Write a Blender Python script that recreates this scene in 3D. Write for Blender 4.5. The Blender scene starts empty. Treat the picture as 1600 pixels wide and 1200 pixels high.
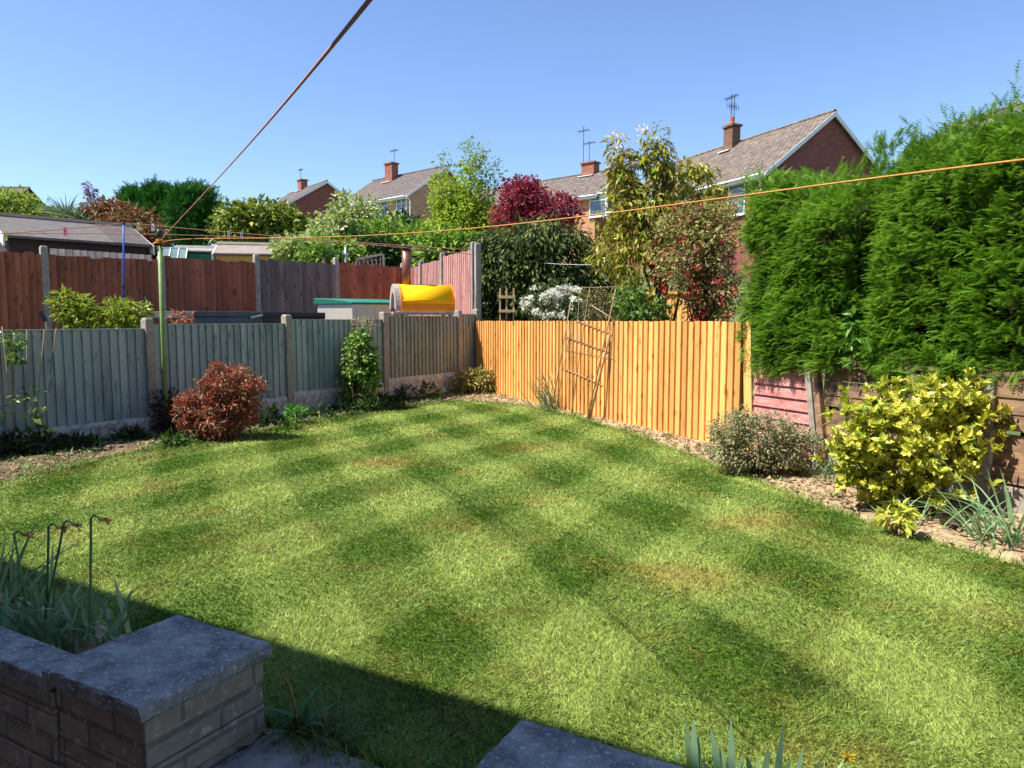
import bpy, math
import numpy as np
from mathutils import Vector, Matrix

# ------------------------------------------------------------------ camera, sky, sun, exposure
CAMZ, F, PITCH = 1.32, 1130.0, math.atan(100 / 1130.0)
sc = bpy.context.scene
COL = sc.collection
cam_d = bpy.data.cameras.new('camera'); cam = bpy.data.objects.new('camera', cam_d); COL.objects.link(cam)
cam.location = (0, 0, CAMZ); cam.rotation_euler = (math.pi / 2 - PITCH, 0, 0)
cam_d.sensor_width = 36; cam_d.lens = 36 * F / 1600; cam_d.clip_start = 0.05; cam_d.clip_end = 3000
sc.camera = cam
SUN = Vector((-.529, -.147, .836)).normalized()
EL = math.asin(SUN.z)
w = bpy.data.worlds.new('World'); sc.world = w; w.use_nodes = True
nt = w.node_tree
sky = nt.nodes.new('ShaderNodeTexSky'); sky.sky_type = 'NISHITA'; sky.sun_disc = False
sky.sun_elevation = EL; sky.sun_rotation = math.atan2(SUN.x, SUN.y)
sky.altitude = 0; sky.air_density = 1.0; sky.dust_density = 0.1; sky.ozone_density = 2.3
bg = nt.nodes['Background']; bg.inputs['Strength'].default_value = 0.108
tint = nt.nodes.new('ShaderNodeMix'); tint.data_type = 'RGBA'; tint.blend_type = 'MULTIPLY'; tint.inputs[0].default_value = 1; tint.inputs[7].default_value = (.84, .895, 1.05, 1)
nt.links.new(sky.outputs[0], tint.inputs[6]); nt.links.new(tint.outputs[2], bg.inputs[0])
sl = bpy.data.lights.new('sun', 'SUN'); sl.energy = 5.0; sl.angle = math.radians(.5); sl.color = (1, .95, .85)
so = bpy.data.objects.new('sun', sl); COL.objects.link(so); so.location = (0, 0, 30)
so.rotation_euler = SUN.to_track_quat('Z', 'Y').to_euler()
sc.view_settings.view_transform = 'Standard'; sc.view_settings.look = 'None'
sc.view_settings.exposure = 0.95; sc.view_settings.gamma = 1.0; sc.view_settings.use_curve_mapping = False
sc.cycles.max_bounces = 5; sc.cycles.diffuse_bounces = 3; sc.cycles.glossy_bounces = 2
sc.cycles.transmission_bounces = 3; sc.cycles.transparent_max_bounces = 4; sc.cycles.caustics_reflective = False
sc.cycles.caustics_refractive = False

RNG = np.random.default_rng(11)
cp, sp = math.cos(PITCH), math.sin(PITCH)
def ray(u, v):
    up = 600 - v
    return np.array([u - 800, F * cp + up * sp, -F * sp + up * cp])
def at(u, v, Y):
    """a point at world depth Y seen at photo pixel (u, v) -- only used to measure places off the photo"""
    d = ray(u, v); return np.array([0, 0, CAMZ]) + d * (Y / d[1])
def gp(u, v, z=0.0):
    d = ray(u, v); return np.array([0, 0, CAMZ]) + d * ((z - CAMZ) / d[2])
UH = np.array([.875, -.484]); VH = np.array([.484, .875])       # house axes: along its wall / out into the garden
def hv(u, v, z=0.): p = UH * u + VH * v; return np.array([p[0], p[1], z])
def nrm(a): a = np.asarray(a, float); return a / np.maximum(np.linalg.norm(a, axis=-1, keepdims=True), 1e-9)

# ------------------------------------------------------------------ materials
def L(h):
    h = h.lstrip('#'); o = []
    for i in (0, 2, 4):
        c = int(h[i:i + 2], 16) / 255; o.append(c / 12.92 if c <= .04045 else ((c + .055) / 1.055) ** 2.4)
    return (*o, 1)
class NT:
    def __init__(s, name):
        s.m = bpy.data.materials.new(name); s.m.use_nodes = True; s.t = s.m.node_tree
        s.p = s.t.nodes['Principled BSDF']; s.out = s.t.nodes['Material Output']
    def n(s, typ, **k):
        n = s.t.nodes.new(typ)
        for a, b in k.items():
            if isinstance(a, str) and hasattr(n, a): setattr(n, a, b)
        return n
    def l(s, a, b): s.t.links.new(a, b)
    def noise(s, vec, scale, detail=5, rough=.6, dist=0):
        n = s.n('ShaderNodeTexNoise'); n.inputs['Scale'].default_value = scale; n.inputs['Detail'].default_value = detail
        n.inputs['Roughness'].default_value = rough; n.inputs['Distortion'].default_value = dist; s.l(vec, n.inputs['Vector']); return n
    def ramp(s, fac, stops, interp='LINEAR'):
        r = s.n('ShaderNodeValToRGB'); e = r.color_ramp.elements; r.color_ramp.interpolation = interp
        while len(e) < len(stops): e.new(.5)
        for i, (p, c) in enumerate(stops): e[i].position = p; e[i].color = c if not isinstance(c, (int, float)) else (c, c, c, 1)
        s.l(fac, r.inputs[0]); return r
    def mix(s, fac, a, b, mode='MIX'):
        m = s.n('ShaderNodeMix'); m.data_type = 'RGBA'; m.blend_type = mode
        for k, x in ((0, fac), (6, a), (7, b)):
            if hasattr(x, 'is_linked') or hasattr(x, 'links'): s.l(x, m.inputs[k])
            else: m.inputs[k].default_value = x
        return m.outputs[2]
    def math(s, op, a, b=0., c=None):
        m = s.n('ShaderNodeMath'); m.operation = op
        for i, x in enumerate((a, b) if c is None else (a, b, c)):
            if hasattr(x, 'links'): s.l(x, m.inputs[i])
            else: m.inputs[i].default_value = x
        return m.outputs[0]
    def bump(s, h, strength, dist=.01):
        b = s.n('ShaderNodeBump'); b.inputs['Strength'].default_value = strength; b.inputs['Distance'].default_value = dist
        s.l(h, b.inputs['Height']); s.l(b.outputs[0], s.p.inputs['Normal']); return b
    def mapping(s, scale=(1, 1, 1), kind='Object'):
        t = s.n('ShaderNodeTexCoord'); m = s.n('ShaderNodeMapping'); m.inputs['Scale'].default_value = scale
        s.l(t.outputs[kind], m.inputs['Vector']); return m.outputs[0]
    def rnd(s):
        a = s.n('ShaderNodeAttribute'); a.attribute_name = 'rnd'; return a.outputs['Fac']
    def vary(s, col, fac, amt):      # brighten / darken by a random value of the piece itself
        k = s.math('MULTIPLY_ADD', fac, amt * 2, 1 - amt)
        c = s.n('ShaderNodeCombineXYZ'); [s.l(k, c.inputs[i]) for i in range(3)]
        return s.mix(1., col, c.outputs[0], 'MULTIPLY')
def MAT(name, c1, c2=None, scale=6, stretch=(1, 1, 1), rough=.75, rnd=0., bump=0., bdist=.01, metal=0., spec=.3, lo=.35, hi=.65, c3=None, s3=40, a3=.5):
    N = NT(name); v = N.mapping(stretch); n = N.noise(v, scale)
    col = N.ramp(n.outputs[0], [(lo, L(c1)), (hi, L(c2 or c1))]).outputs[0]
    if c3:
        n3 = N.noise(v, s3, 4, .7); f = N.ramp(n3.outputs[0], [(.55, 0.), (.68, a3)]).outputs[0]
        col = N.mix(f, col, L(c3))
    if rnd: col = N.vary(col, N.rnd(), rnd)
    N.l(col, N.p.inputs['Base Color']); N.p.inputs['Roughness'].default_value = rough
    N.p.inputs['Metallic'].default_value = metal; N.p.inputs['Specular IOR Level'].default_value = spec
    if bump: N.bump(n.outputs[0], bump, bdist)
    return N.m
def LEAF(name, cols, trans=.25, rough=.5, spec=.35, speckle=None):
    N = NT(name); r = N.rnd(); k = len(cols)
    col = N.ramp(r, [(i / (k - 1) if k > 1 else 0, L(c)) for i, c in enumerate(cols)]).outputs[0]
    if speckle:
        v = N.mapping(); n = N.noise(v, speckle[1], 3); f = N.ramp(n.outputs[0], [(.52, 0.), (.6, .8)]).outputs[0]
        col = N.mix(f, col, L(speckle[0]))
    N.l(col, N.p.inputs['Base Color']); N.p.inputs['Roughness'].default_value = rough
    N.p.inputs['Specular IOR Level'].default_value = spec
    tr = N.n('ShaderNodeBsdfTranslucent'); N.l(col, tr.inputs[0])
    mx = N.n('ShaderNodeMixShader'); mx.inputs[0].default_value = trans
    N.l(N.p.outputs[0], mx.inputs[1]); N.l(tr.outputs[0], mx.inputs[2]); N.l(mx.outputs[0], N.out.inputs[0])
    return N.m
def BRICK(name, c1, c2, mortar, scale=1., bump=.5, stain=None):
    N = NT(name); t = N.n('ShaderNodeTexCoord'); s_ = N.n('ShaderNodeSeparateXYZ'); N.l(t.outputs['Object'], s_.inputs[0])
    x = N.math('ADD', s_.outputs[0], s_.outputs[1]); c = N.n('ShaderNodeCombineXYZ'); N.l(x, c.inputs[0]); N.l(s_.outputs[2], c.inputs[1])
    b = N.n('ShaderNodeTexBrick'); N.l(c.outputs[0], b.inputs['Vector']); b.inputs['Scale'].default_value = 1.
    b.inputs['Color1'].default_value = L(c1); b.inputs['Color2'].default_value = L(c2); b.inputs['Mortar'].default_value = L(mortar)
    b.inputs['Brick Width'].default_value = .225 * scale; b.inputs['Row Height'].default_value = .075 * scale; b.inputs['Mortar Size'].default_value = .005 * scale
    b.inputs['Mortar Smooth'].default_value = .2
    v = t.outputs['Object']; n = N.noise(v, 7, 6, .7); k = N.ramp(n.outputs[0], [(.3, .72), (.7, 1.15)]).outputs[0]
    col = N.mix(1., b.outputs[0], k, 'MULTIPLY')
    if stain:
        n2 = N.noise(v, 28, 5, .75); f = N.ramp(n2.outputs[0], [(.56, 0.), (.66, .8)]).outputs[0]; col = N.mix(f, col, L(stain))
    N.l(col, N.p.inputs['Base Color']); N.p.inputs['Roughness'].default_value = .9; N.p.inputs['Specular IOR Level'].default_value = .15
    h = N.math('SUBTRACT', N.math('MULTIPLY', n.outputs[0], .5), b.outputs[1]); N.bump(h, bump, .008)
    return N.m
def ROOF(name, c1, c2, c3, row=.3, wid=.3):
    N = NT(name); t = N.n('ShaderNodeTexCoord'); s_ = N.n('ShaderNodeSeparateXYZ'); N.l(t.outputs['Object'], s_.inputs[0])
    c = N.n('ShaderNodeCombineXYZ'); N.l(s_.outputs[0], c.inputs[0]); N.l(N.math('MULTIPLY', s_.outputs[2], 1.6), c.inputs[1])
    b = N.n('ShaderNodeTexBrick'); N.l(c.outputs[0], b.inputs['Vector']); b.inputs['Scale'].default_value = 1.
    b.inputs['Color1'].default_value = L(c1); b.inputs['Color2'].default_value = L(c2); b.inputs['Mortar'].default_value = L('#3a302c')
    b.inputs['Brick Width'].default_value = wid; b.inputs['Row Height'].default_value = row; b.inputs['Mortar Size'].default_value = .03
    n = N.noise(t.outputs['Object'], 3.2, 6, .75); f = N.ramp(n.outputs[0], [(.5, 0.), (.7, .75)]).outputs[0]
    col = N.mix(f, b.outputs[0], L(c3)); N.l(col, N.p.inputs['Base Color']); N.p.inputs['Roughness'].default_value = .9
    sw = N.math('FRACT', N.math('MULTIPLY', s_.outputs[2], 1.6 / row)); N.bump(N.math('MULTIPLY', sw, -1.), .7, .05)
    return N.m

# ------------------------------------------------------------------ object plumbing
ORG = {}
def tag(o, label=None, cat=None, group=None, kind=None):
    for k, v in (('label', label), ('category', cat), ('group', group), ('kind', kind)):
        if v: o[k] = v
    return o
def thing(name, label, cat, loc, rz=0., group=None):
    o = bpy.data.objects.new(name, None); COL.objects.link(o); o.location = [float(a) for a in loc]; o.rotation_euler = (0, 0, rz)
    o.empty_display_size = .1; ORG[o] = np.array(loc, float); return tag(o, label, cat, group)
def raw(name, V, F, k, mat, parent=None, rnd=None, smooth=False, world=True, org=None):
    """V (n,3), F (m,k) arrays -> one mesh object"""
    V = np.asarray(V, float); F = np.asarray(F, np.int32)
    root = parent
    while root is not None and root not in ORG: root = root.parent
    o_ = np.zeros(3)
    if org is not None: o_ = np.asarray(org, float)
    elif root is not None and world: o_ = ORG[root]
    V = V - o_
    me = bpy.data.meshes.new(name); me.vertices.add(len(V)); me.vertices.foreach_set('co', V.astype(np.float32).ravel())
    me.loops.add(F.size); me.loops.foreach_set('vertex_index', F.ravel())
    me.polygons.add(len(F)); me.polygons.foreach_set('loop_start', np.arange(0, F.size, k, dtype=np.int32))
    me.polygons.foreach_set('loop_total', np.full(len(F), k, np.int32))
    me.polygons.foreach_set('use_smooth', np.full(len(F), smooth))
    a = me.attributes.new('rnd', 'FLOAT', 'FACE')
    a.data.foreach_set('value', (RNG.random(len(F)) if rnd is None else rnd).astype(np.float32))
    me.materials.append(mat); me.update(calc_edges=True)
    o = bpy.data.objects.new(name, me); COL.objects.link(o)
    if parent is not None: o.parent = parent
    elif org is not None: o.location = [float(q) for q in org]
    return o
class MB:
    def __init__(s): s.V = []; s.F = []; s.M = []; s.R = []; s.n = 0; s.r = None
    def add(s, V, F, mi=0, r=None):
        r = float(RNG.random()) if r is None else r
        s.V.extend([tuple(map(float, v)) for v in V]); s.F.extend([[i + s.n for i in f] for f in F]); s.n = len(s.V)
        s.M.extend([mi] * len(F)); s.R.extend([r] * len(F)); return s
    def box(s, c, d, ax=None, mi=0, r=None, taper=1., tilt=None):
        """centre c, sizes d along axes ax (3 vectors); taper shrinks the top"""
        c = np.array(c, float); A = np.eye(3) if ax is None else np.array(ax, float); d = np.array(d, float) / 2
        P = []
        for z in (-1, 1):
            t = taper if z > 0 else 1.
            for x, y in ((-1, -1), (1, -1), (1, 1), (-1, 1)): P.append(c + A[0] * x * d[0] * t + A[1] * y * d[1] * t + A[2] * z * d[2])
        return s.add(P, [(3, 2, 1, 0), (4, 5, 6, 7), (0, 1, 5, 4), (1, 2, 6, 5), (2, 3, 7, 6), (3, 0, 4, 7)], mi, r)
    def bar(s, p, q, w, h=None, mi=0, r=None, up=(0, 0, 1)):
        p, q = np.array(p, float), np.array(q, float); a = nrm(q - p); u_ = np.array(up, float)
        if abs(a @ u_) > .98: u_ = np.array([1., 0, 0])
        b = nrm(np.cross(u_, a)); c = np.cross(a, b)
        return s.box((p + q) / 2, (np.linalg.norm(q - p), w, h or w), (a, b, c), mi, r)
    def tube(s, P, R, n=8, mi=0, r=None, cap=True):
        P = np.array(P, float); R = np.full(len(P), R, float) if np.isscalar(R) else np.array(R, float)
        T = nrm(np.gradient(P, axis=0)); ref = np.array([0, 0, 1.]) if abs(T[0][2]) < .9 else np.array([1., 0, 0])
        V = []
        for i in range(len(P)):
            b = nrm(np.cross(T[i], ref)); c = np.cross(b, T[i]); ref = c if abs(c @ T[min(i + 1, len(P) - 1)]) < .9 else ref
            for k in range(n):
                a = 2 * math.pi * k / n; V.append(P[i] + R[i] * (b * math.cos(a) + c * math.sin(a)))
        Fc = [(i * n + k, i * n + (k + 1) % n, (i + 1) * n + (k + 1) % n, (i + 1) * n + k) for i in range(len(P) - 1) for k in range(n)]
        if cap: Fc += [tuple(range(n))[::-1], tuple((len(P) - 1) * n + k for k in range(n))]
        return s.add(V, Fc, mi, r)
    def prism(s, prof, a0, a1, ax, mi=0, r=None, org=(0, 0, 0)):
        """polygon prof [(p,q)] in axes ax[0],ax[1], pushed along ax[2] from a0 to a1"""
        A = np.array(ax, float); o = np.array(org, float); n = len(prof)
        V = [o + A[0] * p + A[1] * q + A[2] * a for a in (a0, a1) for p, q in prof]
        return s.add(V, [tuple(range(n))[::-1], tuple(range(n, 2 * n))] + [(i, (i + 1) % n, n + (i + 1) % n, n + i) for i in range(n)], mi, r)
    def build(s, name, mats, parent=None, smooth=False, world=True, bevel=0., org=None):
        if not isinstance(mats, (list, tuple)): mats = [mats]
        root = parent
        while root is not None and root not in ORG: root = root.parent
        o_ = np.array(org, float) if org is not None else (ORG[root] if (root is not None and world) else np.zeros(3))
        me = bpy.data.meshes.new(name); me.from_pydata([tuple(np.array(v) - o_) for v in s.V], [], s.F)
        for m in mats: me.materials.append(m)
        me.polygons.foreach_set('material_index', s.M); me.polygons.foreach_set('use_smooth', [smooth] * len(s.F))
        a = me.attributes.new('rnd', 'FLOAT', 'FACE'); a.data.foreach_set('value', s.R); me.update()
        o = bpy.data.objects.new(name, me); COL.objects.link(o)
        if parent is not None: o.parent = parent
        elif org is not None: o.location = [float(q) for q in org]
        if bevel:
            b = o.modifiers.new('bevel', 'BEVEL'); b.width = bevel; b.segments = 2; b.limit_method = 'ANGLE'; b.angle_limit = math.radians(50)
        return o
def copy_thing(o, loc, rz=None, label=None):
    c = o.copy(); COL.objects.link(c); c.location = [float(q) for q in loc]
    if rz is not None: c.rotation_euler.z = rz
    if label: c['label'] = label
    for ch in o.children:
        d = ch.copy(); COL.objects.link(d); d.parent = c
        for g in ch.children: e = g.copy(); COL.objects.link(e); e.parent = d
    return c

# ------------------------------------------------------------------ foliage primitives (arrays)
def rv(n): return nrm(RNG.normal(size=(n, 3)))
def leaf_arrays(P, A, Nn, Ln, W, fold=.15, curl=.15, six=False):
    """P base points, A axis, Nn rough normal, Ln lengths, W widths"""
    S = nrm(np.cross(A, Nn)); N2 = np.cross(S, A); Ln = Ln[:, None]; W = W[:, None]
    if not six:
        V = np.stack([P, P + A * Ln * .45 + S * W * .5 + N2 * W * fold, P + A * Ln - N2 * Ln * curl, P + A * Ln * .45 - S * W * .5 + N2 * W * fold], 1)
        n = len(P); return V.reshape(-1, 3), np.arange(n * 4).reshape(n, 4), 4, 1
    V = np.stack([P, P + A * Ln * .28 + S * W * .44 + N2 * W * fold, P + A * Ln * .65 + S * W * .4 + N2 * (W * fold - Ln * curl * .4), P + A * Ln - N2 * Ln * curl,
                  P + A * Ln * .65 - S * W * .4 + N2 * (W * fold - Ln * curl * .4), P + A * Ln * .28 - S * W * .44 + N2 * W * fold], 1)
    n = len(P); b = np.arange(n)[:, None] * 6
    Fc = np.stack([b + np.array([0, 1, 2, 3]), b + np.array([0, 3, 4, 5])], 1).reshape(-1, 4)
    return V.reshape(-1, 3), Fc, 4, 2
def spray_arrays(P, A, Nn, Ln, pairs=6, w=.16, spread=.9):
    """flat feathery conifer sprays: pairs of thin tapering leaflets along an axis"""
    S = nrm(np.cross(A, Nn)); N2 = np.cross(S, A); out = []
    for i in range(pairs):
        t = (i + .3) / pairs; l = (1 - t * .75) * .5
        for sgn in (-1, 1):
            d = nrm(A * .75 + S * sgn * spread + N2 * .25 * (RNG.random((len(P), 1)) - .5)); b = P + A * Ln[:, None] * t - N2 * (Ln[:, None] * .25 * t * t)
            out.append(np.stack([b, b + A * Ln[:, None] * w * .8, b + d * (Ln[:, None] * l) - N2 * Ln[:, None] * .1], 1))
    b = P; out.append(np.stack([b - S * Ln[:, None] * .02, b + S * Ln[:, None] * .02, b + A * Ln[:, None] * 1.15 - N2 * Ln[:, None] * .3], 1))
    V = np.concatenate([o[:, None] for o in out], 1); m = V.shape[1]
    V = V.reshape(-1, 3); return V, np.arange(len(V)).reshape(-1, 3), 3, m
def strips(P, D, Ln, W, bend, seg=4, side=None, droop=None):
    """long curving blades"""
    n = len(P); up = np.array([0, 0, 1.]); H = D.copy(); H[:, 2] = 0; H = nrm(H + 1e-6)
    S = nrm(np.cross(H, up[None])) if side is None else side
    ts = np.linspace(0, 1, seg + 1); V = []
    for t in ts:
        c = P + D * (Ln * t)[:, None] + H * (Ln * bend * t * t)[:, None] - up * (Ln * bend * .75 * t ** 2.6)[:, None]
        wd = W * (1 - t ** 3) * (.75 + .5 * t * (1 - t)) + .0004
        V += [c - S * wd[:, None] * .5, c + S * wd[:, None] * .5]
    V = np.stack(V, 1); m = 2 * (seg + 1); b = np.arange(n)[:, None] * m
    Fc = np.stack([b + np.array([2 * i, 2 * i + 1, 2 * i + 3, 2 * i + 2]) for i in range(seg)], 1).reshape(-1, 4)
    return V.reshape(-1, 3), Fc, 4, seg
def clump_points(blobs, per, inner=.45):
    """blobs: (centre, radii, n_clumps, clump_radius) -> points, outward vectors, clump centres"""
    Ps, Os, Cs = [], [], []
    for c, r, nc, rc in blobs:
        c, r = np.array(c), np.array(r); d = rv(nc); k = inner + (1 - inner) * RNG.random(nc) ** .6
        cc = c + d * r * k[:, None] * (1 + .10 * RNG.normal(size=(nc, 1)))
        Cs.append(cc); off = rv(nc * per) * (RNG.random((nc * per, 1)) ** .5) * rc * np.array([1, 1, .75])
        base = np.repeat(cc, per, 0); Ps.append(base + off); Os.append(nrm(nrm((base - c) / r) * .8 + nrm(off) * .9))
    return np.concatenate(Ps), np.concatenate(Os), np.concatenate(Cs)
def PB(u, v, ru, rv_, Y, nc, rc=None, depth=1.):
    s = Y / F; rx, rz = ru * s, rv_ * s
    return (at(u, v, Y), (rx, rx * depth, rz), nc, rc if rc else .28 * min(rx, rz))
def crown(name, parent, blobs, per, mat, size, aspect=.5, droop=.2, six=False, kind='leaf', fold=.15, inner=.45, jit=.35, upn=.5, curl=.15, zcut=None):
    P, O, C = clump_points(blobs, per, inner)
    if zcut is not None: k = P[:, 2] > zcut; P, O = P[k], O[k]
    n = len(P); A = nrm(O + rv(n) * .7 + np.array([0, 0, -droop])); Nn = nrm(O * .5 + rv(n) * .55 + np.array([0, 0, upn]))
    Ln = size * (1 + jit * RNG.normal(size=n)).clip(.4, 1.9)
    if kind == 'spray': V, Fc, k, m = spray_arrays(P, A, Nn, Ln)
    else: V, Fc, k, m = leaf_arrays(P, A, Nn, Ln, Ln * aspect, fold, curl, six)
    V[:, 2] = np.maximum(V[:, 2], .004)
    rn = np.repeat((RNG.random(n) * .8 + .2 * RNG.random(n // per + 1).repeat(per)[:n]).clip(0, 1), m)
    return raw(name, V, Fc, k, mat, parent, rn), C
def trunk(name, parent, base, tips, r0, mat, top, nlimb=14, twig=.25):
    """a tapering stem from base to top, limbs reaching out to some of the leaf clumps"""
    m = MB(); base, top = np.array(base, float), np.array(top, float); K = 7
    P = [base + (top - base) * t + np.array([math.sin(5 * t + base[0]), math.cos(4 * t + base[1]), 0]) * .04 * np.linalg.norm(top - base) * t * (1 - t) * 2 for t in np.linspace(0, 1, K)]
    m.tube(P, [r0 * (1.25 if i == 0 else 1) * (1 - .75 * i / (K - 1)) for i in range(K)], 8)
    if len(tips):
        idx = RNG.choice(len(tips), min(nlimb, len(tips)), replace=False)
        for i in idx:
            t = .25 + .65 * RNG.random(); a = P[int(t * (K - 1))]; b = tips[i]; mid = (a + b) / 2 + np.array([0, 0, .1 * np.linalg.norm(b - a)])
            m.tube([a, mid, b], [r0 * .42, r0 * .26, r0 * .08], 5)
    return m.build(name, mat, parent, smooth=True)

# ------------------------------------------------------------------ material library
bark = MAT('bark', '#4a3a2c', '#6e5a48', 14, (1, 1, .3), .9, bump=.5)
greybark = MAT('grey_bark', '#6b6055', '#8b8074', 12, (1, 1, .3), .9, bump=.4)
concrete = MAT('concrete', '#8d8378', '#a39a90', 9, rough=.9, bump=.25, c3='#6f675c', s3=22, a3=.5)
concrete_b = MAT('old_concrete', '#8f8a80', '#b0a89c', 12, rough=.92, bump=.5, bdist=.006, c3='#54524c', s3=18, a3=.75)
def WOOD(name, c1, c2, c3, rnd=.18, knot=True, rough=.8):
    N = NT(name); v = N.mapping((9, 9, .55)); n = N.noise(v, 5, 8, .7, 1.2); col = N.ramp(n.outputs[0], [(.32, L(c1)), (.68, L(c2))]).outputs[0]
    v2 = N.mapping((1, 1, .35)); n2 = N.noise(v2, 3.2, 5, .7); f = N.ramp(n2.outputs[0], [(.5, 0.), (.68, .65)]).outputs[0]; col = N.mix(f, col, L(c3))
    if knot:
        v3 = N.mapping((5, 5, 2)); n3 = N.noise(v3, 3, 1, .4); f3 = N.ramp(n3.outputs[0], [(.66, 0.), (.71, .85)]).outputs[0]; col = N.mix(f3, col, L(c3))
    fr = N.ramp(N.math('FRACT', N.math('MULTIPLY', N.rnd(), 7.3)), [(.55, 0.), (1., .45)]).outputs[0]; col = N.mix(fr, col, L(c3))
    col = N.vary(col, N.rnd(), rnd); N.l(col, N.p.inputs['Base Color']); N.p.inputs['Roughness'].default_value = rough
    N.p.inputs['Specular IOR Level'].default_value = .25; N.bump(n.outputs[0], .3, .004); return N.m
green_wood = WOOD('green_stained_wood', '#939f9b', '#a5b0aa', '#707c78', .14)
grey_green = WOOD('grey_green_wood', '#8c928a', '#9da298', '#6b716a', .14)
orange_wood = WOOD('orange_stained_wood', '#d69a54', '#e8b66e', '#b0763c', .24)
red_wood = WOOD('red_brown_wood', '#a05a42', '#b57054', '#6e4436', .24)
plum_wood = WOOD('faded_plum_wood', '#786a66', '#8c7c74', '#514743', .24)
pink_wood = WOOD('sun_bleached_red_wood', '#b5807a', '#d3aca4', '#a04f49', .12)
dark_wood = MAT('dark_shed_wood', '#34282a', '#463637', 3, (1, 1, 8), .85, rnd=.2, bump=.3)
weathered = None
def HWOOD(name, c1, c2, c3, ax=0):
    N = NT(name); s_ = [14, 14, 14]; s_[ax] = 1.0; v = N.mapping(tuple(s_)); n = N.noise(v, 4, 8, .72, 1.5); col = N.ramp(n.outputs[0], [(.35, L(c1)), (.65, L(c2))]).outputs[0]
    n2 = N.noise(N.mapping((1.3, 1.3, 4)), 2.5, 5, .7); f = N.ramp(n2.outputs[0], [(.45, 0.), (.62, .8)]).outputs[0]; col = N.mix(f, col, L(c3))
    col = N.vary(col, N.rnd(), .22); N.l(col, N.p.inputs['Base Color']); N.p.inputs['Roughness'].default_value = .85; N.bump(n.outputs[0], .5, .006); return N.m
weathered = HWOOD('weathered_board', '#6b5241', '#a78464', '#45362d')
pinkpaint = HWOOD('faded_red_board', '#b36f68', '#d69a92', '#99554f')
white = MAT('white_plastic', '#e4e4e2', '#d6d6d4', 4, rough=.45)
metal = MAT('galvanised_metal', '#9098a0', '#b4bac0', 8, rough=.4, metal=.7)
dkmetal = MAT('dark_metal', '#3c3836', '#544e4a', 8, rough=.5, metal=.6)
glass = MAT('window_glass', '#394450', '#6c7c8a', 1.3, rough=.08, spec=.8)
felt = MAT('grey_roof_felt', '#605b58', '#6e6864', 5, rough=.95, bump=.2)
feltd = MAT('dark_roof_felt', '#544c4a', '#625a57', 5, rough=.95)
shade_soil = MAT('shade_dark_soil', '#4c3d2e', '#7a6650', 9, rough=.97, bump=1., bdist=.03, c3='#2e251c', s3=14, a3=.8)  # left bed's soil, darkened to carry the shade along the fence
soil = MAT('dry_soil', '#8b745a', '#bba282', 9, rough=.97, bump=1., bdist=.03, c3='#5b4636', s3=30, a3=.6)
clay = MAT('terracotta', '#b5563c', '#c96b4c', 8, rough=.8)

# ------------------------------------------------------------------ measured lines of the garden
A1 = at(237, 600, 8.36)[:2]; A1[0] = (237 - 800) / F * 8.36 * 1.0; B1 = np.array([(716 - 800) / F * 13.2, 13.2])
DL = nrm(B1 - A1); NL = np.array([DL[1], -DL[0]])              # green fence runs along DL, NL points into the garden
C1 = A1 + DL * ((lambda t: t)(np.linalg.norm(B1 - A1) * 1.09))
E1 = np.array([3.44, 4.8]); DR = nrm(E1 - C1); NR = np.array([DR[1], -DR[0]])   # right boundary runs from the corner C1 to E1
if NR @ (-C1) < 0: NR = -NR
def on_line(P, D, u):        # where the vertical plane of photo column u meets the line P + D s
    k = (u - 800) / F; s = (k * P[1] - P[0]) / (D[0] - k * D[1]); return s
def terrain_z(x, y):
    dl = (x - A1[0]) * NL[0] + (y - A1[1]) * NL[1]; dr = (x - C1[0]) * NR[0] + (y - C1[1]) * NR[1]
    ins = np.minimum(dl, dr); h = np.clip(.125 * (y - 8.5), .06, 9.5)
    return np.where(ins > -.06, -.7, h * np.clip((-ins) / .2, .5, 1))

# ------------------------------------------------------------------ SETTING: ground, soil, lawn, paving
def ground():
    xs = np.unique(np.concatenate([np.linspace(-600, -60, 12), np.linspace(-60, -14, 30), np.linspace(-14, 12, 174), np.linspace(12, 60, 30), np.linspace(60, 600, 12)]))
    ys = np.unique(np.concatenate([np.linspace(-200, -6, 10), np.linspace(-6, 22, 187), np.linspace(22, 100, 40), np.linspace(100, 900, 12)]))
    X, Y = np.meshgrid(xs, ys); Z = terrain_z(X, Y)
    n = len(xs); V = np.stack([X, Y, Z], -1).reshape(-1, 3)
    i, j = np.meshgrid(np.arange(len(ys) - 1), np.arange(n - 1), indexing='ij'); b = (i * n + j).ravel()
    m = MAT('rough_ground', '#4a5a2a', '#6a6a3c', .8, rough=.95, c3='#7a6a4c', s3=6)
    tag(raw('ground', V, np.stack([b, b + 1, b + n + 1, b + n], 1), 4, m, smooth=True), kind='structure')
ground()
def poly_in(P, poly):
    x, y = P[:, 0], P[:, 1]; c = np.zeros(len(P), bool); n = len(poly)
    for i in range(n):
        x1, y1 = poly[i]; x2, y2 = poly[(i + 1) % n]
        c ^= ((y1 > y) != (y2 > y)) & (x < (x2 - x1) * (y - y1) / (y2 - y1 + 1e-12) + x1)
    return c
def g2(u, v): return gp(u, v)[:2]
RIGHT_E = [(700, 628), (760, 629), (830, 637), (900, 652), (1000, 684), (1100, 722), (1200, 760), (1300, 797), (1400, 836), (1500, 861), (1600, 888)]
LEFT_E = [(0, 756), (100, 735), (200, 711), (300, 692), (400, 676), (500, 656), (600, 641), (660, 632)]
re_ = [g2(*p) for p in RIGHT_E]; le_ = [g2(*p) for p in LEFT_E]
re_.append(re_[-1] + (re_[-1] - re_[-3]) * .9); le_.insert(0, le_[0] + (le_[0] - le_[2]) * 1.4)
le_far = le_[0]
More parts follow.
